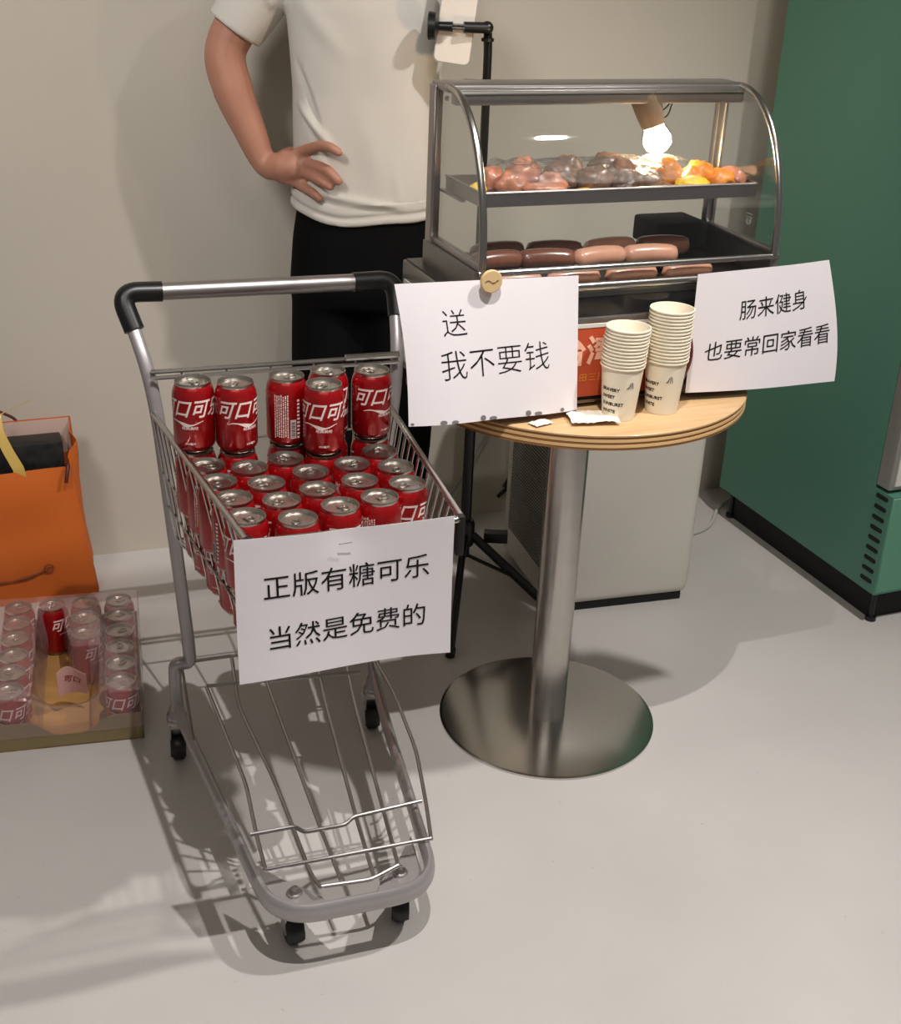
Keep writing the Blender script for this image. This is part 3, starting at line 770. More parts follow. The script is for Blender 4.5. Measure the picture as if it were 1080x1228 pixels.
# ---------------------------------------------------------------- food
def lump(mb, c, size, seed, sub=3, amp=0.25, freq=1.6, mi=0, rz=0.0):
    bm = bmesh.new(); bmesh.ops.create_icosphere(bm, subdivisions=sub, radius=1.0)
    off = Vector((seed * 3.7, seed * 1.3, seed * 2.1)); co, si = math.cos(rz), math.sin(rz)
    vs = []
    for v in bm.verts:
        k = 1 + amp * noise.noise(v.co * freq + off) + 0.4 * amp * noise.noise(v.co * freq * 3 + off)
        x, y, z = v.co.x * k * size[0], v.co.y * k * size[1], v.co.z * k * size[2]
        vs.append((c[0] + co * x - si * y, c[1] + si * x + co * y, c[2] + z))
    fs = [tuple(v.index for v in f.verts) for f in bm.faces]; bm.free(); mb.add(vs, fs, mi)


ZS = 1.0705


def food(name, label, cat, l, d, size, m, seed, group, rz=0.0, amp=0.25, z=None):
    size = tuple(x * 1.12 for x in size); zz = (ZS + size[2] * 0.93) if z is None else z
    b = MB(); lump(b, (0, 0, 0), size, seed, amp=amp, freq=2.0)
    o = b.build(name, MT[m], None, ang=180); o.location = TM @ Vector((l, -d, zz)); o.rotation_euler.z = YC + rz
    return tag(o, label, cat, group)


food('corn_piece', 'small yellow food piece at the far left of the upper tray', 'food', -0.222, 0.030, (0.016, 0.012, 0.009), 'corn', 3, 'food on the upper tray')
food('roast_meat', 'pinkish roast meat piece, leftmost behind the arc of the upper tray', 'food', -0.178, 0.060, (0.030, 0.020, 0.020), 'meat', 5, 'food on the upper tray', .5)
food('roast_meat', 'long orange-pink meat piece at the front left of upper tray', 'food', -0.128, 0.082, (0.036, 0.016, 0.013), 'meat', 7, 'food on the upper tray', -.15)
food('roast_meat', 'pink meat piece with a ridged top, rear left of upper tray', 'food', -0.140, 0.022, (0.030, 0.022, 0.026), 'meat', 9, 'food on the upper tray', .4)
food('corn_piece', 'flat yellowish crumbled piece at the tray front, left of middle', 'food', -0.070, 0.094, (0.030, 0.010, 0.008), 'corn', 4, 'food on the upper tray')
food('sauced_meat', 'grey-brown meat piece under the film, left of middle', 'food', -0.080, 0.040, (0.028, 0.026, 0.024), 'greymeat', 12, 'food on the upper tray', .2)
food('sauced_meat', 'grey-brown meat piece in the middle of the upper tray', 'food', -0.030, 0.062, (0.030, 0.022, 0.022), 'greymeat', 14, 'food on the upper tray', -.3)
food('sauced_meat', 'lumpy grey-brown meat piece just right of the middle', 'food', 0.024, 0.060, (0.030, 0.024, 0.026), 'greymeat', 16, 'food on the upper tray', .6)
food('sauced_meat', 'greenish brown meat piece beside the glowing orange piece', 'food', 0.068, 0.068, (0.024, 0.020, 0.018), 'greymeat', 18, 'food on the upper tray', -.5)
food('fried_piece', 'bright orange fried piece directly beneath the lit bulb', 'food', 0.108, 0.058, (0.024, 0.022, 0.026), 'fried', 21, 'food on the upper tray', .2)
food('corn_piece', 'bright yellow food piece beneath the bulb, right of the orange one', 'food', 0.140, 0.086, (0.030, 0.016, 0.014), 'corn', 23, 'food on the upper tray')
food('fried_piece', 'orange fried piece, third from the right end of upper tray', 'food', 0.168, 0.060, (0.024, 0.022, 0.022), 'fried', 25, 'food on the upper tray', .3, .4)
food('fried_piece', 'orange fried piece, second from the right end of upper tray', 'food', 0.198, 0.078, (0.022, 0.020, 0.018), 'fried', 27, 'food on the upper tray', -.4, .4)
food('fried_piece', 'reddish fried piece at the right end of the upper tray', 'food', 0.226, 0.070, (0.022, 0.026, 0.018), 'meat', 29, 'food on the upper tray', .9, .4)


food('roast_meat', 'small pink meat scrap behind the long piece at the tray left', 'food', -0.195, 0.020, (0.024, 0.018, 0.020), 'meat', 41, 'food on the upper tray', .9)
food('roast_meat', 'pink meat strip between the ridged piece and grey-brown meat', 'food', -0.105, 0.060, (0.022, 0.014, 0.018), 'meat', 43, 'food on the upper tray', -.7)
food('sauced_meat', 'dark brown meat piece at the back, left of middle', 'food', -0.055, 0.010, (0.030, 0.020, 0.026), 'greymeat', 45, 'food on the upper tray', .3)
food('sauced_meat', 'dark brown meat piece at the back, right of middle', 'food', 0.020, 0.012, (0.032, 0.020, 0.027), 'greymeat', 47, 'food on the upper tray', -.2)
food('sauced_meat', 'pale brown meat piece at tray front, left of the orange one', 'food', 0.080, 0.092, (0.022, 0.012, 0.011), 'greymeat', 49, 'food on the upper tray', .1)
food('fried_piece', 'orange fried piece at the back of the tray right end', 'food', 0.190, 0.030, (0.028, 0.020, 0.020), 'fried', 51, 'food on the upper tray', .5, .4)


def filmfn(u, v):
    l = -0.19 + 0.33 * u; d = -0.03 + 0.135 * v
    z = ZS + 0.040 + 0.014 * math.sin(v * PI) + 0.006 * noise.noise(Vector((u * 9, v * 6, 2))) + 0.004 * noise.noise(Vector((u * 25, v * 14, 5))) - 0.012 * (2 * v - 1) ** 4
    return TM @ Vector((l, -d, z))


b = MB(); b.sheet(filmfn, 60, 24, 0.0004); tag(b.build('cling_film', MT['film'], None, ang=30), 'crinkled clear film over the food on the upper tray', 'film')


def sausage(l, d, z, L, r, m, label, group, rz=0.0, bend=0.004):
    n = 14; pts = []; rs = []
    for k in range(n + 1):
        t = k / n; pts.append((L * (t - .5), 0, bend * math.sin(PI * t))); e = abs(2 * t - 1)
        rs.append(r * max(0.12, (1 - max(0, (e - 0.72) / 0.28) ** 2.2) ** 0.5))
    b = MB(); b.tube(pts, rs, 14)
    o = b.build('sausage', MT[m], None, ang=60); o.location = TM @ Vector((l, -d, z)); o.rotation_euler.z = YC + rz
    return tag(o, label, 'sausage', group)


for i, l in enumerate((-0.202, -0.098, 0.008, 0.114)):
    sausage(l, 0.1475, 0.9555, 0.098, 0.0118, 'sausage', 'pink sausage in the front row behind the chrome bars, %s from left' % ords[i], 'front row of sausages', 0.01 * (i - 1))
pk = [(-0.205, .075, 'sausdark'), (-0.115, .080, 'sausdark'), (-0.020, .085, 'sausage'), (0.075, .088, 'sausage'), (-0.185, .035, 'sausdark'), (-0.085, .045, 'sausdark'), (0.020, .045, 'sausage'), (0.120, .050, 'sausdark')]
for i, (l, d, m) in enumerate(pk):
    row = 'second' if i < 4 else 'third'
    sausage(l, d, 0.9700 + (0.004 if i > 3 else 0), 0.102, 0.0165, m, '%s sausage in the %s row of the lower tray, %s from left' % ('dark brown' if m == 'sausdark' else 'glossy pink', row, ords[i % 4]), 'rear rows of sausages', 0.12 * (-1) ** i)
b = MB(); b.rbox(0.150, 0.256, 0.020, 0.110, 0.9500, 0.9960, 0.006, 2, M=TM); tag(b.build('black_container', MT['blackmatte']), 'black plastic container at the rear right of the lower tray', 'container')

# ---------------------------------------------------------------- paper cups
cp = MB()
cp.lathe([(0, 0.004), (0.0255, 0.004), (0.0262, 0.0), (0.0268, 0.0), (0.0345, 0.0875), (0.0362, 0.0880), (0.0370, 0.0895), (0.0364, 0.0912), (0.0350, 0.0915), (0.0338, 0.0890), (0.0264, 0.0060), (0, 0.0056)], 40)
ME_cup = cp.mesh('cup_body', MT['cup'], ang=50)
cpr = MB()


def cup_wrap(mb, body_, size, ang0, z0, offset=0.0, rot=0.0):
    v, f = text2d(body_, size, 0.1, offset, 'LEFT', 0.5)
    out = []
    for x, y in v:
        x, y = x * math.cos(rot) - y * math.sin(rot), x * math.sin(rot) + y * math.cos(rot)
        z = z0 + y; r = 0.0268 + (0.0345 - 0.0268) * z / 0.0875 + 0.0004; a = ang0 + x / r
        out.append((r * math.cos(a), r * math.sin(a), z))
    mb.add(out, f)


for i, tx in enumerate(('BRAVERY', 'SWEET', 'SUNBURST', 'WHITE')): cup_wrap(cpr, tx, 0.0078, -1.58, 0.054 - i * 0.0125, 0.03)
ME_cupt = cpr.mesh('cup_lettering', MT['ink'], smooth=False)
cph = MB()
for k, (x, L, r) in enumerate(((-.004, .009, .2), (0, .011, 0), (.004, .010, -.2), (-.007, .006, .5))):
    pts = []
    for j in range(5):
        t = j / 4; xx = x + r * 0.01 * t; zz = 0.058 + L * t; rr = 0.0268 + 0.0077 * zz / 0.0875 + 0.0003; a = -0.08 + (xx) / rr + 0.1
        pts.append((rr * math.cos(a), rr * math.sin(a), zz))
    cph.tube(pts, 0.0007, 5)
ME_cuph = cph.mesh('cup_doodle', MT['smudge'])
ordw = ['bottom', 'second', 'third', 'fourth', 'fifth', 'sixth', 'seventh', 'eighth', 'ninth', 'tenth', 'eleventh', 'twelfth', 'thirteenth', 'fourteenth', 'fifteenth', 'top']
for (l, d, n, nm, rot) in ((-0.034, 0.222, 12, 'left', 0.0), (0.052, 0.214, 16, 'right', -0.25)):
    for k in range(n):
        pos = 'top' if k == n - 1 else ordw[k]
        lb = 'white paper cup, %s in the %s stack on the table' % (pos if pos in ('bottom', 'top') else pos + ' from the bottom', nm)
        loc = TM @ Vector((l + 0.0004 * math.sin(k * 2.1) + (0.00035 * k if nm == 'left' else 0), -d, 0.7405 + k * 0.00565))
        r = link(bpy.data.objects.new('paper_cup', ME_cup)); r.location = loc; r.rotation_euler.z = YC - PI / 2 + rot
        tag(r, lb, 'cup', 'paper cups in the %s stack' % nm)
        if k == 0:
            link(bpy.data.objects.new('lettering', ME_cupt), r)['kind'] = 'stuff'; link(bpy.data.objects.new('printed_doodle', ME_cuph), r)['kind'] = 'stuff'
# tissue scraps


def scrap(name, label, l, d, w, h, rz, amp, seed):
    def fn(u, v):
        x, y = (u - .5) * w, (v - .5) * h
        x, y = x * math.cos(rz) - y * math.sin(rz), x * math.sin(rz) + y * math.cos(rz)
        z = 0.7418 + amp * (0.5 + 0.5 * noise.noise(Vector((u * 4, v * 4, seed)))) + 0.4 * amp * abs(noise.noise(Vector((u * 9, v * 9, seed))))
        return TM @ Vector((l + x, -d - y, z))
    b = MB(); b.sheet(fn, 16, 14, 0.0006); return tag(b.build(name, MT['tissue'], None, ang=25), label, 'tissue')


scrap('paper_tissue', 'crumpled white tissue lying left of the left cup stack', -0.085, 0.228, 0.080, 0.055, 0.2, 0.011, 3.3)
scrap('paper_scrap', 'small white paper scrap at the left front of the tabletop', -0.175, 0.222, 0.035, 0.022, -0.3, 0.003, 7.7)

# ================================================================ tripod with phone
tr = empty('tripod_stand', (0.036, 2.690, 0), 0, 'thin black tripod stand behind the display case holding a phone', 'tripod')
b = MB(); b.tube([(0, 0, 0.115), (0, 0, 0.80)], 0.0125, 14); b.build('lower_tube', MT['black'], tr)
b = MB(); b.tube([(0, 0, 0.80), (-0.004, -0.03, 1.24), (-0.006, -0.045, 1.272)], 0.0085, 12); b.build('upper_tube', MT['black'], tr)
b = MB(); b.lathe([(0, 0.145), (0.02, 0.145), (0.022, 0.15), (0.022, 0.20), (0.018, 0.21), (0, 0.21)], 16); b.build('leg_collar', MT['black'], tr)
for ex, ey in ((-0.022, -0.270), (0.232, -0.085), (-0.045, 0.26)):
    v = Vector((ex, ey, 0)).normalized()
    b = MB(); b.tube([(v.x * 0.018, v.y * 0.018, 0.172), (ex * .97, ey * .97, 0.010)], 0.0105, 10, flat=(0.8, 1.1)); lg = b.build('leg', MT['black'], tr)
    b = MB(); b.tube([(ex * .94, ey * .94, 0.014), (ex * 1.03, ey * 1.03, 0.008)], 0.0105, 10, flat=(1, .75)); b.build('foot_cap', MT['rubber'], lg)
    b = MB(); b.tube([(v.x * 0.008, v.y * 0.008, 0.118), (ex * 0.55, ey * 0.55, 0.085)], 0.0045, 8); b.build('brace', MT['black'], tr)
b = MB(); b.box(0.045, 0.10, 0.005, 0.03, 0.148, 0.172); b.build('leg_clip', MT['black'], tr, smooth=False)
b = MB(); b.rbox(-0.05, 0.012, -0.035, -0.018, 1.176, 1.184, 0.002, 2); b.build('lock_lever', MT['black'], tr)
b = MB(); b.sphere((-0.008, -0.052, 1.283), 0.0125, n=8); b.lathe([(0, 1.258), (0.0125, 1.258), (0.0125, 1.264), (0, 1.264)], 14, (-0.006, -0.045, 0)); b.build('ball_joint', MT['black'], tr)
b = MB(); b.tube([(-0.008, -0.055, 1.283), (-0.053, -0.063, 1.283)], 0.0105, 12); b.build('clamp_jaw', MT['black'], tr)
b = MB(); b.tube([(-0.074, -0.064, 1.283), (-0.102, -0.062, 1.283)], [0.0095, 0.0085], 12)
b.build('clamp_jaw', MT['black'], tr)
b = MB(); b.tube([(-0.101, -0.062, 1.283), (-0.107, -0.062, 1.283), (-0.120, -0.061, 1.283), (-0.123, -0.061, 1.283)], [0.012, 0.0245, 0.0265, 0.020], 18); b.build('clamp_knob', MT['black'], tr)
b = MB(); b.tube([(-0.035, -0.058, 1.286), (-0.082, -0.058, 1.286)], 0.003, 8); b.tube([(-0.035, -0.058, 1.280), (-0.082, -0.058, 1.280)], 0.003, 8); b.build('clamp_rod', MT['chrome'], tr)
ph = MB(); ph.rbox(-0.036, 0.036, -0.004, 0.004, -0.075, 0.075, 0.0039, 3)
PM = Matrix.Translation((-0.0315, 2.648, 1.288)) @ Matrix.Rotation(math.radians(6), 4, 'Y') @ Matrix.Rotation(math.radians(-8), 4, 'X')
bm_ = MB()


def rrect(w, h, r, n=8):
    out = []
    for cx, cy, a0 in ((w / 2 - r, h / 2 - r, 0), (-w / 2 + r, h / 2 - r, 90), (-w / 2 + r, -h / 2 + r, 180), (w / 2 - r, -h / 2 + r, 270)):
        for k in range(n + 1):
            a = math.radians(a0 + 90 * k / n); out.append((cx + r * math.cos(a), cy + r * math.sin(a)))
    return out


def slab(mb, w, h, r, y0, y1, mi, M):
    o = rrect(w, h, r); n = len(o)
    mb.add([(x, y, z) for y in (y0, y1) for x, z in o], [tuple(range(n)), tuple(range(n, 2 * n))] + [(i, (i + 1) % n, n + (i + 1) % n, n + i) for i in range(n)], mi, M)


slab(bm_, 0.072, 0.150, 0.012, -0.004, 0.004, 0, PM)
pho = bm_.build('phone', MT['grey'], None, ang=50); tag(pho, 'pale phone with grey rim clamped upright in the tripod holder', 'phone')
b = MB(); slab(b, 0.068, 0.146, 0.0105, -0.0046, -0.0038, 0, PM); b.build('phone_back', MT['phone'], pho, ang=50)

# ================================================================ person
PX, PY = -0.212, 2.760
pr = empty('person', (0, 0, 0), 0, 'person in a white t-shirt and black trousers, hand on hip', 'person')


def V(*a): return Vector(a)


bd = MB()


def limb(mb, pts, rs, n=16):
    P = [Vector(p) for p in pts]
    sm = []; rr = []
    for i in range(len(P) - 1):
        a = P[max(i - 1, 0)]; b_, c = P[i], P[i + 1]; d = P[min(i + 2, len(P) - 1)]
        for k in range(6):
            t = k / 6; sm.append(0.5 * ((2 * b_) + (c - a) * t + (2 * a - 5 * b_ + 4 * c - d) * t * t + (-a + 3 * b_ - 3 * c + d) * t ** 3)); rr.append(rs[i] * (1 - t) + rs[i + 1] * t)
    sm.append(P[-1]); rr.append(rs[-1])
    mb.tube(sm, rr, n); mb.sphere(P[0], rs[0], n=8); mb.sphere(P[-1], rs[-1], n=8)


def loft(mb, secs, n=40, pw=2.4):
    vs = []; fs = []
    for (cx, cy, z, hw, hd) in secs:
        for k in range(n):
            a = 2 * PI * k / n; c, s = math.cos(a), math.sin(a)
            vs.append((cx + hw * math.copysign(abs(c) ** (2 / pw), c), cy + hd * math.copysign(abs(s) ** (2 / pw), s), z))
    m = len(secs)
    for i in range(m - 1):
        for k in range(n):
            l = (k + 1) % n; fs.append((i * n + k, i * n + l, (i + 1) * n + l, (i + 1) * n + k))
    fs.append(tuple(range(n))); fs.append(tuple((m - 1) * n + k for k in reversed(range(n)))); mb.add(vs, fs)


# inner trunk, neck, head
loft(bd, [(PX, PY, 0.80, .13, .09), (PX, PY, 0.98, .125, .085), (PX, PY, 1.15, .125, .085), (PX, PY, 1.34, .14, .085), (PX, PY, 1.42, .10, .07)])
limb(bd, [(PX, PY + .01, 1.36), (PX, PY, 1.47), (PX, PY - .01, 1.53)], [.062, .054, .054])
bd.sphere((PX, PY - .005, 1.640), 0.10, n=14, sc=(0.76, 0.93, 1.12)); bd.sphere((PX, PY - .035, 1.575), 0.06, n=12, sc=(0.86, 0.9, 0.95))
limb(bd, [(PX, PY - .095, 1.645), (PX, PY - .112, 1.612)], [.009, .014], 10)
for s in (-1, 1): bd.sphere((PX + s * .077, PY + .005, 1.632), 0.03, n=8, sc=(0.35, 0.65, 1.1)); bd.sphere((PX + s * .032, PY - .083, 1.658), .017, n=8, sc=(1.3, .7, .5))
# arm on hip
limb(bd, [(-0.372, 2.765, 1.375), (-0.432, 2.760, 1.315), (-0.497, 2.748, 1.215), (-0.484, 2.738, 1.135), (-0.452, 2.730, 1.060), (-0.424, 2.722, 1.000), (-0.404, 2.716, 0.985)],
     [.054, .048, .0425, .0415, .034, .027, .026])
limb(bd, [(-0.408, 2.716, 0.986), (-0.380, 2.706, 0.990), (-0.352, 2.696, 0.992)], [.026, .030, .028])
limb(bd, [(-0.372, 2.702, 1.004), (-0.345, 2.692, 1.010)], [.021, .017]); limb(bd, [(-0.380, 2.706, 0.975), (-0.352, 2.698, 0.968)], [.020, .016])
for ch, rs in (([(-0.356, 2.695, 1.012), (-0.336, 2.686, 1.026), (-0.296, 2.648, 1.045), (-0.273, 2.630, 1.046), (-0.256, 2.624, 1.038)], [.0142, .0124, .0110, .0102, .0090]),
               ([(-0.352, 2.692, 1.000), (-0.324, 2.682, 1.004), (-0.282, 2.642, 0.999), (-0.267, 2.630, 0.990), (-0.256, 2.626, 0.981)], [.0146, .0130, .0116, .0108, .0094]),
               ([(-0.354, 2.694, 0.986), (-0.331, 2.686, 0.984), (-0.303, 2.654, 0.979), (-0.287, 2.639, 0.974), (-0.273, 2.632, 0.968)], [.0142, .0126, .0112, .0104, .0090]),
               ([(-0.362, 2.700, 0.970), (-0.347, 2.694, 0.960), (-0.318, 2.664, 0.951), (-0.306, 2.653, 0.946), (-0.297, 2.648, 0.940)], [.0132, .0114, .0102, .0095, .0082]),
               ([(-0.392, 2.722, 1.000), (-0.372, 2.745, 1.012), (-0.352, 2.775, 1.012)], [.015, .0125, .010])):
    limb(bd, ch, rs, 12)
# other arm, folded behind the back
limb(bd, [(-0.115, 2.775, 1.37), (-0.125, 2.84, 1.25), (-0.135, 2.885, 1.14), (-0.15, 2.90, 1.10), (-0.21, 2.895, 1.09)], [.05, .045, .04, .034, .028])
me = remesh(bd, 'body', 0.0042, 3, MT['skin'])
link(bpy.data.objects.new('body', me), pr)
# fingernails
b = MB()
for c, dr in (((-0.2525, 2.6185, 1.0375), (1, -.35, -.35)), ((-0.2525, 2.620, 0.9795), (1, -.3, -.75)), ((-0.270, 2.6265, 0.966), (1, -.4, -.45)), ((-0.2945, 2.643, 0.938), (1, -.45, -.6))):
    pass
# hair, eyes, mouth
hr = MB(); hr.sphere((PX, PY + .012, 1.668), 0.103, n=14, sc=(0.82, 0.98, 1.06))
hv = [v for v in hr.v]
me = remesh(hr, 'hair', 0.006, 2, MT['hair'])
for v in me.vertices:
    if v.co.y < PY - 0.045 and v.co.z < 1.70: v.co.y = PY - 0.045 + (v.co.y - PY + .045) * 0.2
    if v.co.z < 1.60: v.co.z = 1.60
link(bpy.data.objects.new('hair', me), pr)
for s in (-1, 1):
    b = MB(); b.sphere((PX + s * .032, PY - .088, 1.648), 0.0125, n=8, sc=(1.1, .7, .7)); b.sphere((PX + s * .032, PY - .0965, 1.648), 0.0052, 1, 8); b.build('eye', [MT['eye'], MT['hair']], pr)
b = MB(); b.tube([(PX - .022, PY - .086, 1.575), (PX, PY - .094, 1.573), (PX + .022, PY - .086, 1.575)], [.003, .0065, .003], 8); b.build('mouth', MT['lip'], pr)
# t-shirt
sh = MB()
loft(sh, [(PX - .002, PY, 0.884, .158, .112), (PX - .002, PY, 0.905, .157, .113), (PX, PY, 0.96, .153, .110), (PX, PY, 1.05, .150, .107), (PX, PY, 1.14, .151, .106), (PX, PY, 1.22, .156, .108),
          (PX, PY, 1.30, .163, .108), (PX, PY, 1.37, .170, .100), (PX, PY, 1.41, .150, .085), (PX, PY, 1.445, .085, .068)], 64, 2.5)
limb(sh, [(-0.345, 2.765, 1.375), (-0.40, 2.762, 1.345)], [.066, .066])
sh.tube([(-0.345, 2.765, 1.385), (-0.422, 2.758, 1.338), (-0.4795, 2.750, 1.250)], [.068, .067, .0585], 24)
limb(sh, [(-0.115, 2.768, 1.375), (-0.10, 2.80, 1.335)], [.060, .060]); sh.tube([(-0.11, 2.768, 1.38), (-0.09, 2.80, 1.33), (-0.085, 2.845, 1.25)], [.06, .06, .056], 20)
me = remesh(sh, 't_shirt', 0.0045, 3, MT['shirt'])


def seg_dist(p, a, b_):
    ab = b_ - a; t = max(0, min(1, (p - a).dot(ab) / ab.length_squared)); return (p - (a + ab * t)).length, t


folds = [(V(-0.362, 2.68, 1.24), V(-0.275, 2.645, 1.03), .0075, .011), (V(-0.350, 2.69, 1.20), V(-0.288, 2.650, 1.05), .0075, -.010), (V(-0.345, 2.69, 1.12), V(-0.262, 2.645, 1.03), .008, .009),
         (V(-0.335, 2.68, 1.09), V(-0.27, 2.645, 1.00), .006, -.007), (V(-0.31, 2.66, 0.950), V(-0.13, 2.65, 0.922), .008, .011), (V(-0.31, 2.66, 0.938), V(-0.14, 2.65, 0.910), .006, -.006), (V(-0.13, 2.65, 0.916), V(-0.06, 2.66, 0.945), .007, .010),
         (V(-0.155, 2.64, 1.05), V(-0.125, 2.65, 0.92), .010, .007), (V(-0.11, 2.64, 1.08), V(-0.085, 2.65, 0.95), .012, .007), (V(-0.095, 2.64, 1.10), V(-0.11, 2.65, 0.96), .010, -.005),
         (V(-0.20, 2.64, 1.10), V(-0.17, 2.64, 0.95), .03, .005), (V(-0.36, 2.69, 1.34), V(-0.372, 2.68, 1.25), .009, -.012), (V(-0.43, 2.70, 1.37), V(-0.375, 2.70, 1.26), .009, .009), (V(-0.35, 2.68, 1.33), V(-0.25, 2.65, 1.22), .02, .005)]
me.update()
nr = [v.normal.copy() for v in me.vertices]
for v, nn in zip(me.vertices, nr):
    p = v.co.copy(); k = 0.003 * noise.noise(Vector((p.x * 9, p.y * 9, p.z * 5))) + 0.0015 * noise.noise(Vector((p.x * 22, p.y * 22, p.z * 10 + 4)))
    for a, c, w, h in folds:
        d, t = seg_dist(p, a, c)
        if d < w * 3: k += h * math.exp(-(d / w) ** 2) * math.sin(PI * (0.1 + 0.8 * t))
    k -= 0.005 * math.exp(-((p.z - 0.903) / 0.004) ** 2)
    if p.z < 0.93: v.co.z += 0.020 * ((p.x - PX) / 0.16) ** 2 + 0.004 * math.sin(p.x * 30)
    v.co += nn * k
link(bpy.data.objects.new('t_shirt', me), pr)
# trousers
tz = MB()
loft(tz, [(PX, PY, 0.92, .142, .100), (PX - .002, PY, 0.84, .152, .108), (PX - .003, PY, 0.74, .158, .112), (PX - .003, PY, 0.70, .155, .10)], 48, 2.6)
limb(tz, [(-0.287, PY, 0.75), (-0.288, PY, 0.55), (-0.285, PY - .005, 0.32), (-0.285, PY, 0.10)], [.083, .086, .072, .062])
limb(tz, [(-0.138, PY, 0.75), (-0.130, PY, 0.55), (-0.128, PY - .005, 0.32), (-0.128, PY, 0.10)], [.083, .086, .072, .062])
me = remesh(tz, 'trousers', 0.009, 3, MT['trousers']); link(bpy.data.objects.new('trousers', me), pr)
for sx in (-0.290, -0.125):
    b = MB(); b.sphere((sx, PY - .055, 0.040), 0.05, n=10, sc=(0.9, 2.3, 0.78)); b.sphere((sx, PY + .02, 0.06), 0.048, n=10, sc=(.9, 1, 1.2))
    for i, v in enumerate(b.v):
        if v[2] < 0.0: b.v[i] = (v[0], v[1], 0.0)
    b.build('shoe', MT['shoe'], pr, ang=180)

# ================================================================ white freezer box
fz = empty('freezer_cabinet', (0.585, 2.738, 0), math.radians(17.5), 'white rounded appliance with dark side grille behind the steel column', 'freezer')
b = MB(); b.rbox(-0.372, 0.0, 0.0, 0.33, 0.014, 0.60, 0.026, 5); b.build('body', MT['white'], fz)
b = MB(); b.box(-0.350, -0.020, 0.008, 0.310, 0.0, 0.02); b.build('plinth', MT['blackmatte'], fz, smooth=False)
b = MB(); b.rbox(-0.3745, -0.3715, 0.035, 0.275, 0.10, 0.56, 0.001, 1); gr = b.build('side_grille', MT['grille'], fz)
b = MB()
for k in range(56):
    z = 0.108 + k * 0.008; b.box(-0.3765, -0.3740, 0.038, 0.272, z, z + 0.0035)
o = b.build('grille_slats', MT['grilleslat'], gr, smooth=False); o['kind'] = 'stuff'

# ================================================================ green fridge
YF = math.radians(23.175)
fr = empty('upright_fridge', (0.990, 2.640, 0), YF, 'tall green upright fridge with vent slots at the right edge', 'fridge')
b = MB(); prof = [(0.0, 0.085), (0.0, 0.334), (0.063, 0.334), (0.063, 1.98), (0.65, 1.98), (0.65, 0.085)]
b.add([(x, y, z) for x in (0.0, 0.62) for y, z in prof], [tuple(range(6)), tuple(range(6, 12))] + [(i, (i + 1) % 6, 6 + (i + 1) % 6, 6 + i) for i in range(6)])
b.build('body', MT['green'], fr, smooth=False)
b = MB(); b.rbox(0.003, 0.617, -0.0015, 0.004, 0.090, 0.330, 0.001, 1); b.build('kick_panel', MT['greenlit'], fr)  # same green enamel, light on the front put into a paler colour
b = MB(); b.rbox(0.0, 0.62, 0.018, 0.062, 0.342, 1.94, 0.003, 2); dr = b.build('door', MT['grey'], fr)
b = MB(); b.rbox(0.012, 0.608, 0.0150, 0.0185, 0.352, 1.93, 0.001, 1); b.build('door_face', MT['white'], dr)
for k in range(9):
    f = k / 8; zc = 0.112 + 0.208 * f; dc_ = 0.034 - 0.0 * f
    b = MB(); Mx = Matrix.Translation((0.0, dc_, zc)) @ Matrix.Rotation(PI / 2, 4, 'Z') @ Matrix.Rotation(0.0, 4, 'Y')
    slab(b, 0.040, 0.0105, 0.0050, -0.0012, 0.001, 0, Mx); b.build('vent_slot', MT['slot'], fr, ang=50)
b = MB(); b.box(0.034, 0.58, 0.036, 0.64, 0.0, 0.0855); b.build('plinth', MT['blackmatte'], fr, smooth=False)
for x in (0.020, 0.60):
    for y in (0.022, 0.62):
        b = MB(); b.lathe([(0, 0), (0.013, 0), (0.013, 0.010), (0.006, 0.012), (0.006, 0.086), (0, 0.086)], 14, (x + 0.012, y + 0.006, 0)); b.build('foot', MT['black'], fr)
b = MB(); b.tube(fillet([(0.60, 3.06, 0.006), (0.70, 3.13, 0.006), (0.755, 3.30, 0.006), (0.84, 3.36, 0.02)], 0.06, 6), 0.005, 8); tag(b.build('power_cable', MT['cable']), 'pale power cable on the floor between freezer and green fridge', 'cable')
b = MB(); b.tube(fillet([(0.115, 3.16, 0.30), (0.02, 3.10, 0.12), (-0.05, 3.06, 0.02), (-0.12, 3.05, 0.006)], 0.05, 6), 0.003, 6); tag(b.build('hanging_cord', MT['grey']), 'thin grey cord hanging by the wall behind the tripod', 'cable')
wp = MB(); wp.rbox(-0.018, 0.018, -0.022, 0, -0.016, 0.016, 0.004, 2, M=Matrix.Translation((0.158, 3.198, 0.082)) @ Matrix.Rotation(YW, 4, 'Z') @ Matrix.Rotation(0.5, 4, 'Y'))
wp.box(-0.05, -0.018, -0.012, -0.006, -0.004, 0.004, M=Matrix.Translation((0.158, 3.198, 0.082)) @ Matrix.Rotation(YW, 4, 'Z') @ Matrix.Rotation(-0.7, 4, 'Y'))
tag(wp.build('wall_plug', MT['black']), 'small black plug at the foot of the wall', 'plug')

# ================================================================ orange bag
YB = math.radians(22)
bag = empty('paper_bag', (-0.816, 2.632, 0), YB, 'large orange paper bag open at the top by the wall', 'bag')


def panel(pts, th, m, name, nrm=(0, 1, 0), wob=0.004, seed=0, nu=10, nv=12):
    a, b_, c, d = [Vector(p) for p in pts]   # bottom left, bottom right, top right, top left
    def fn(u, v):
        p = (a * (1 - u) + b_ * u) * (1 - v) + (d * (1 - u) + c * u) * v
        return p + Vector(nrm) * wob * noise.noise(Vector((u * 3, v * 3, seed))) * 4 * u * (1 - u)
    q = MB(); q.sheet(fn, nu, nv, th); return q.build(name, MT[m], bag, ang=50)


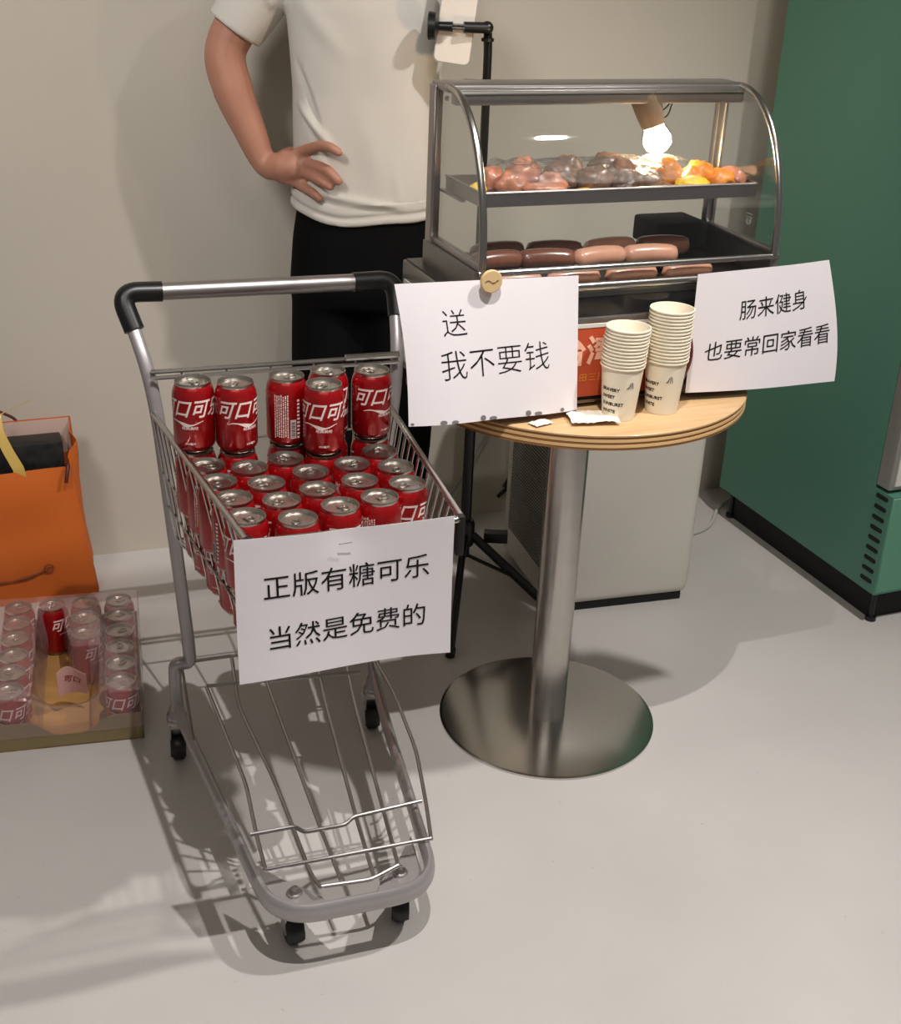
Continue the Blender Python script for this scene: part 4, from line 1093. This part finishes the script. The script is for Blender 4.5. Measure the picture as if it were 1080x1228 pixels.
fp = panel([(-0.34, 0.0, 0.002), (0.0, 0.0, 0.002), (-0.036, 0.012, 0.325), (-0.33, 0.0, 0.325)], 0.0012, 'orange', 'front_panel', wob=0.01, seed=1)
panel([(-0.34, 0.13, 0.002), (0.0, 0.13, 0.002), (-0.020, 0.115, 0.405), (-0.33, 0.115, 0.405)], 0.0012, 'orange', 'back_panel', seed=2)
panel([(-0.338, 0.127, 0.20), (-0.005, 0.127, 0.20), (-0.024, 0.112, 0.403), (-0.328, 0.112, 0.403)], 0.0008, 'lining', 'lining', seed=2)
panel([(0.0, 0.0, 0.002), (0.0, 0.13, 0.002), (-0.020, 0.115, 0.405), (-0.036, 0.012, 0.325)], 0.0012, 'orange', 'side_panel', nrm=(1, 0, 0), wob=0.02, seed=3)
panel([(-0.34, 0.0, 0.002), (-0.34, 0.13, 0.002), (-0.33, 0.115, 0.405), (-0.33, 0.0, 0.325)], 0.0012, 'orange', 'side_panel', nrm=(1, 0, 0), wob=0.02, seed=4)
q = MB(); q.box(-0.34, 0, 0, 0.13, 0.0005, 0.003); q.build('bottom_panel', MT['orange'], bag, smooth=False)
q = MB(); q.tube(fillet([(-0.13, 0.116, 0.39), (-0.14, 0.118, 0.41), (-0.20, 0.122, 0.445), (-0.27, 0.118, 0.41), (-0.275, 0.116, 0.39)], 0.03, 6), 0.0035, 8); q.build('cord_handle', MT['cord'], bag)
q = MB(); q.tube(fillet([(-0.045, 0.017, 0.32), (-0.040, 0.005, 0.335), (-0.046, -0.008, 0.315), (-0.05, -0.010, 0.295)], 0.01, 5), 0.0045, 8); q.build('cord_end', MT['cord'], bag)
q = MB(); pts = [(-0.255 + k * 0.0125, -0.0035 + 0.0035 * (k / 12), 0.072 - 0.010 * math.sin(k / 12 * PI) + 0.014 * (k / 12) ** 2) for k in range(13)]
q.tube([(x, y - .006, z) for x, y, z in pts], [0.0012 + 0.0018 * abs(math.sin(k * .6)) for k in range(13)], 6); q.tube([(-0.105 + 0.010 * math.cos(a), -0.008, 0.088 + 0.008 * math.sin(a)) for a in [k * PI / 8 for k in range(16)]], 0.0018, 6, closed=True); q.build('printed_mark', MT['print'], fp)
q = MB(); q.rbox(-0.30, -0.046, 0.040, 0.104, 0.02, 0.374, 0.004, 2)
pkg = q.build('black_packet', MT['net'], None); pkg.location = (-0.816, 2.632, 0.0); pkg.rotation_euler.z = YB; tag(pkg, 'black packet standing inside the orange bag', 'packet')


def ribfn(u, v):
    c = [V(-0.143, 0.006, 0.300), V(-0.146, 0.006, 0.332), V(-0.164, 0.020, 0.372), V(-0.178, 0.035, 0.41), V(-0.176, 0.05, 0.445), V(-0.105, 0.06, 0.470)]
    t = v * (len(c) - 1); i = min(int(t), len(c) - 2); f = t - i; p = c[i].lerp(c[i + 1], f)
    w = 0.024 * (1 - 0.25 * v if v < .6 else 0.85 - 1.5 * (v - .6))
    return p + V((u - .5) * w, 0, (u - .5) * w * 0.3)


q = MB(); q.sheet(ribfn, 3, 24, 0.001)
rb = q.build('gold_ribbon', MT['ribbon'], bag, ang=60)

# ================================================================ carton of cans
YT = math.radians(15)
TRO = (-0.576, 2.070)
ty = empty('can_carton', (*TRO, 0), YT, 'low cardboard tray of film wrapped soda cans by the orange bag', 'carton')
q = MB(); q.box(-0.278, 0, 0, 0.396, 0.0005, 0.003, 1)
q.box(-0.003, 0, 0, 0.396, 0.0005, 0.062); q.box(-0.278, -0.275, 0, 0.396, 0.0005, 0.062); q.box(-0.278, 0, 0.393, 0.396, 0.0005, 0.062)
nf = 24; vs = []; fs = []
for y in (0.0, 0.003):
    for k in range(nf + 1):
        x = -0.278 + 0.278 * k / nf; h = 0.060 - 0.034 * math.exp(-((x + 0.135) / 0.055) ** 4)
        vs += [(x, y, 0.0005), (x, y, h)]
n2 = 2 * (nf + 1)
for k in range(nf):
    a = 2 * k; fs += [(a, a + 2, a + 3, a + 1), (n2 + a, n2 + a + 1, n2 + a + 3, n2 + a + 2), (a + 1, a + 3, n2 + a + 3, n2 + a + 1), (a, n2 + a, n2 + a + 2, a + 2)]
q.add(vs, fs, 0); q.build('tray', [MT['cardout'], MT['card']], ty, smooth=False)
cols = {0: (-0.0365, [0, 1, 2, 3, 4, 5], 'right column'), 1: (-0.1055, [3, 4, 5], 'second column from right'), 2: (-0.1735, [5], 'third column from right'), 3: (-0.2420, [0, 1, 2, 3, 4, 5], 'left column')}
for c, (x, rows, nm) in cols.items():
    for i in rows:
        lb = 'red soda can in the cardboard tray, %s, %s from the front' % (nm, ords[i] if c in (0, 3) else ords[i - rows[0]])
        if c == 2: lb = 'single red soda can in the cardboard tray, at back beside left column'
        soda_can(x, 0.0365 + 0.0648 * i, 0.0035, YT - PI / 2 + (0.1 if i == 0 else rng.uniform(-2, 2)), 0.965, lb, 'cans in the cardboard tray', (*TRO, YT))


def shrink(u, v):
    # over the right column and back: up the right side, across the top, sagging down into the gap
    y = 0.002 + 0.392 * v
    if u < 0.3: p = V(0.004, y, 0.03 + (0.1165 - 0.03) * u / 0.3)
    elif u < 0.62: p = V(0.002 - 0.078 * (u - 0.3) / 0.32, y, 0.1168)
    else:
        f = (u - 0.62) / 0.38; p = V(-0.076 - 0.022 * f, y, 0.1168 - 0.085 * f * (1 if v < 0.42 else 0.0))
    return p + V(0.0012 * noise.noise(V(u * 14, v * 10, 1)), 0, 0.0018 * abs(noise.noise(V(u * 9, v * 16, 3))))


def shrink2(u, v):
    y = 0.002 + 0.392 * v
    if u < 0.5: p = V(-0.281 + 0.080 * u / 0.5, y, 0.1168)
    else: p = V(-0.201 + 0.014 * (u - .5) / .5, y, 0.1168 - 0.085 * (u - 0.5) / 0.5 * (1 if v < 0.85 else 0))
    return p + V(0.0012 * noise.noise(V(u * 14, v * 10, 7)), 0, 0.0018 * abs(noise.noise(V(u * 9, v * 16, 9))))


def shrink3(u, v):
    x = -0.281 + 0.282 * u
    if v < 0.6: p = V(x, -0.0025, 0.03 + 0.0868 * v / 0.6)
    else: p = V(x, -0.002 + 0.03 * (v - .6) / .4, 0.1168)
    k = math.exp(-((u - 0.51) / 0.2) ** 4)
    return p + V(0.0012 * noise.noise(V(u * 14, v * 10, 1)), 0.012 * k * v, -0.05 * k * v + 0.0018 * abs(noise.noise(V(u * 19, v * 6, 3))))


def shrink4(u, v):
    x = -0.205 + 0.130 * u
    y0 = 0.352 - 0.165 / (1 + math.exp(-(u - 0.47) * 40))
    if v < 0.4: p = V(x, y0 - 0.003 - 0.02 * (0.4 - v), 0.02 + 0.0968 * v / 0.4)
    else: p = V(x, y0 + (0.394 - y0) * (v - .4) / .6, 0.1168)
    return p + V(0, 0.0012 * noise.noise(V(u * 14, v * 10, 11)), 0.0018 * abs(noise.noise(V(u * 9, v * 16, 13))))


q = MB(); q.sheet(shrink4, 30, 24, 0.0003); q.sheet(shrink, 30, 30, 0.0003); q.sheet(shrink2, 20, 30, 0.0003); q.sheet(shrink3, 30, 14, 0.0003); q.build('shrink_film', MT['shrink'], ty, ang=30)


def lbl(u, v):
    return V(-0.158 + 0.055 * u, 0.085 + 0.012 * math.sin(u * 3) + 0.01 * v, 0.052 + 0.060 * (1 - v) + 0.008 * math.sin(u * 5) * (1 - v))


q = MB(); q.sheet(lbl, 8, 8, 0.0006); lo_ = q.build('film_label', MT['pinklabel'], ty, ang=60)
vv, ff = text2d('可口', 0.016, 0.2, 0.02, 'CENTER', 0.5); q = MB(); q.add([lbl(0.5 + x / 0.055, 0.45 - y / 0.06) + V(0, -0.0012, 0) for x, y in vv], ff); q.build('lettering', MT['copper'], lo_, smooth=False)
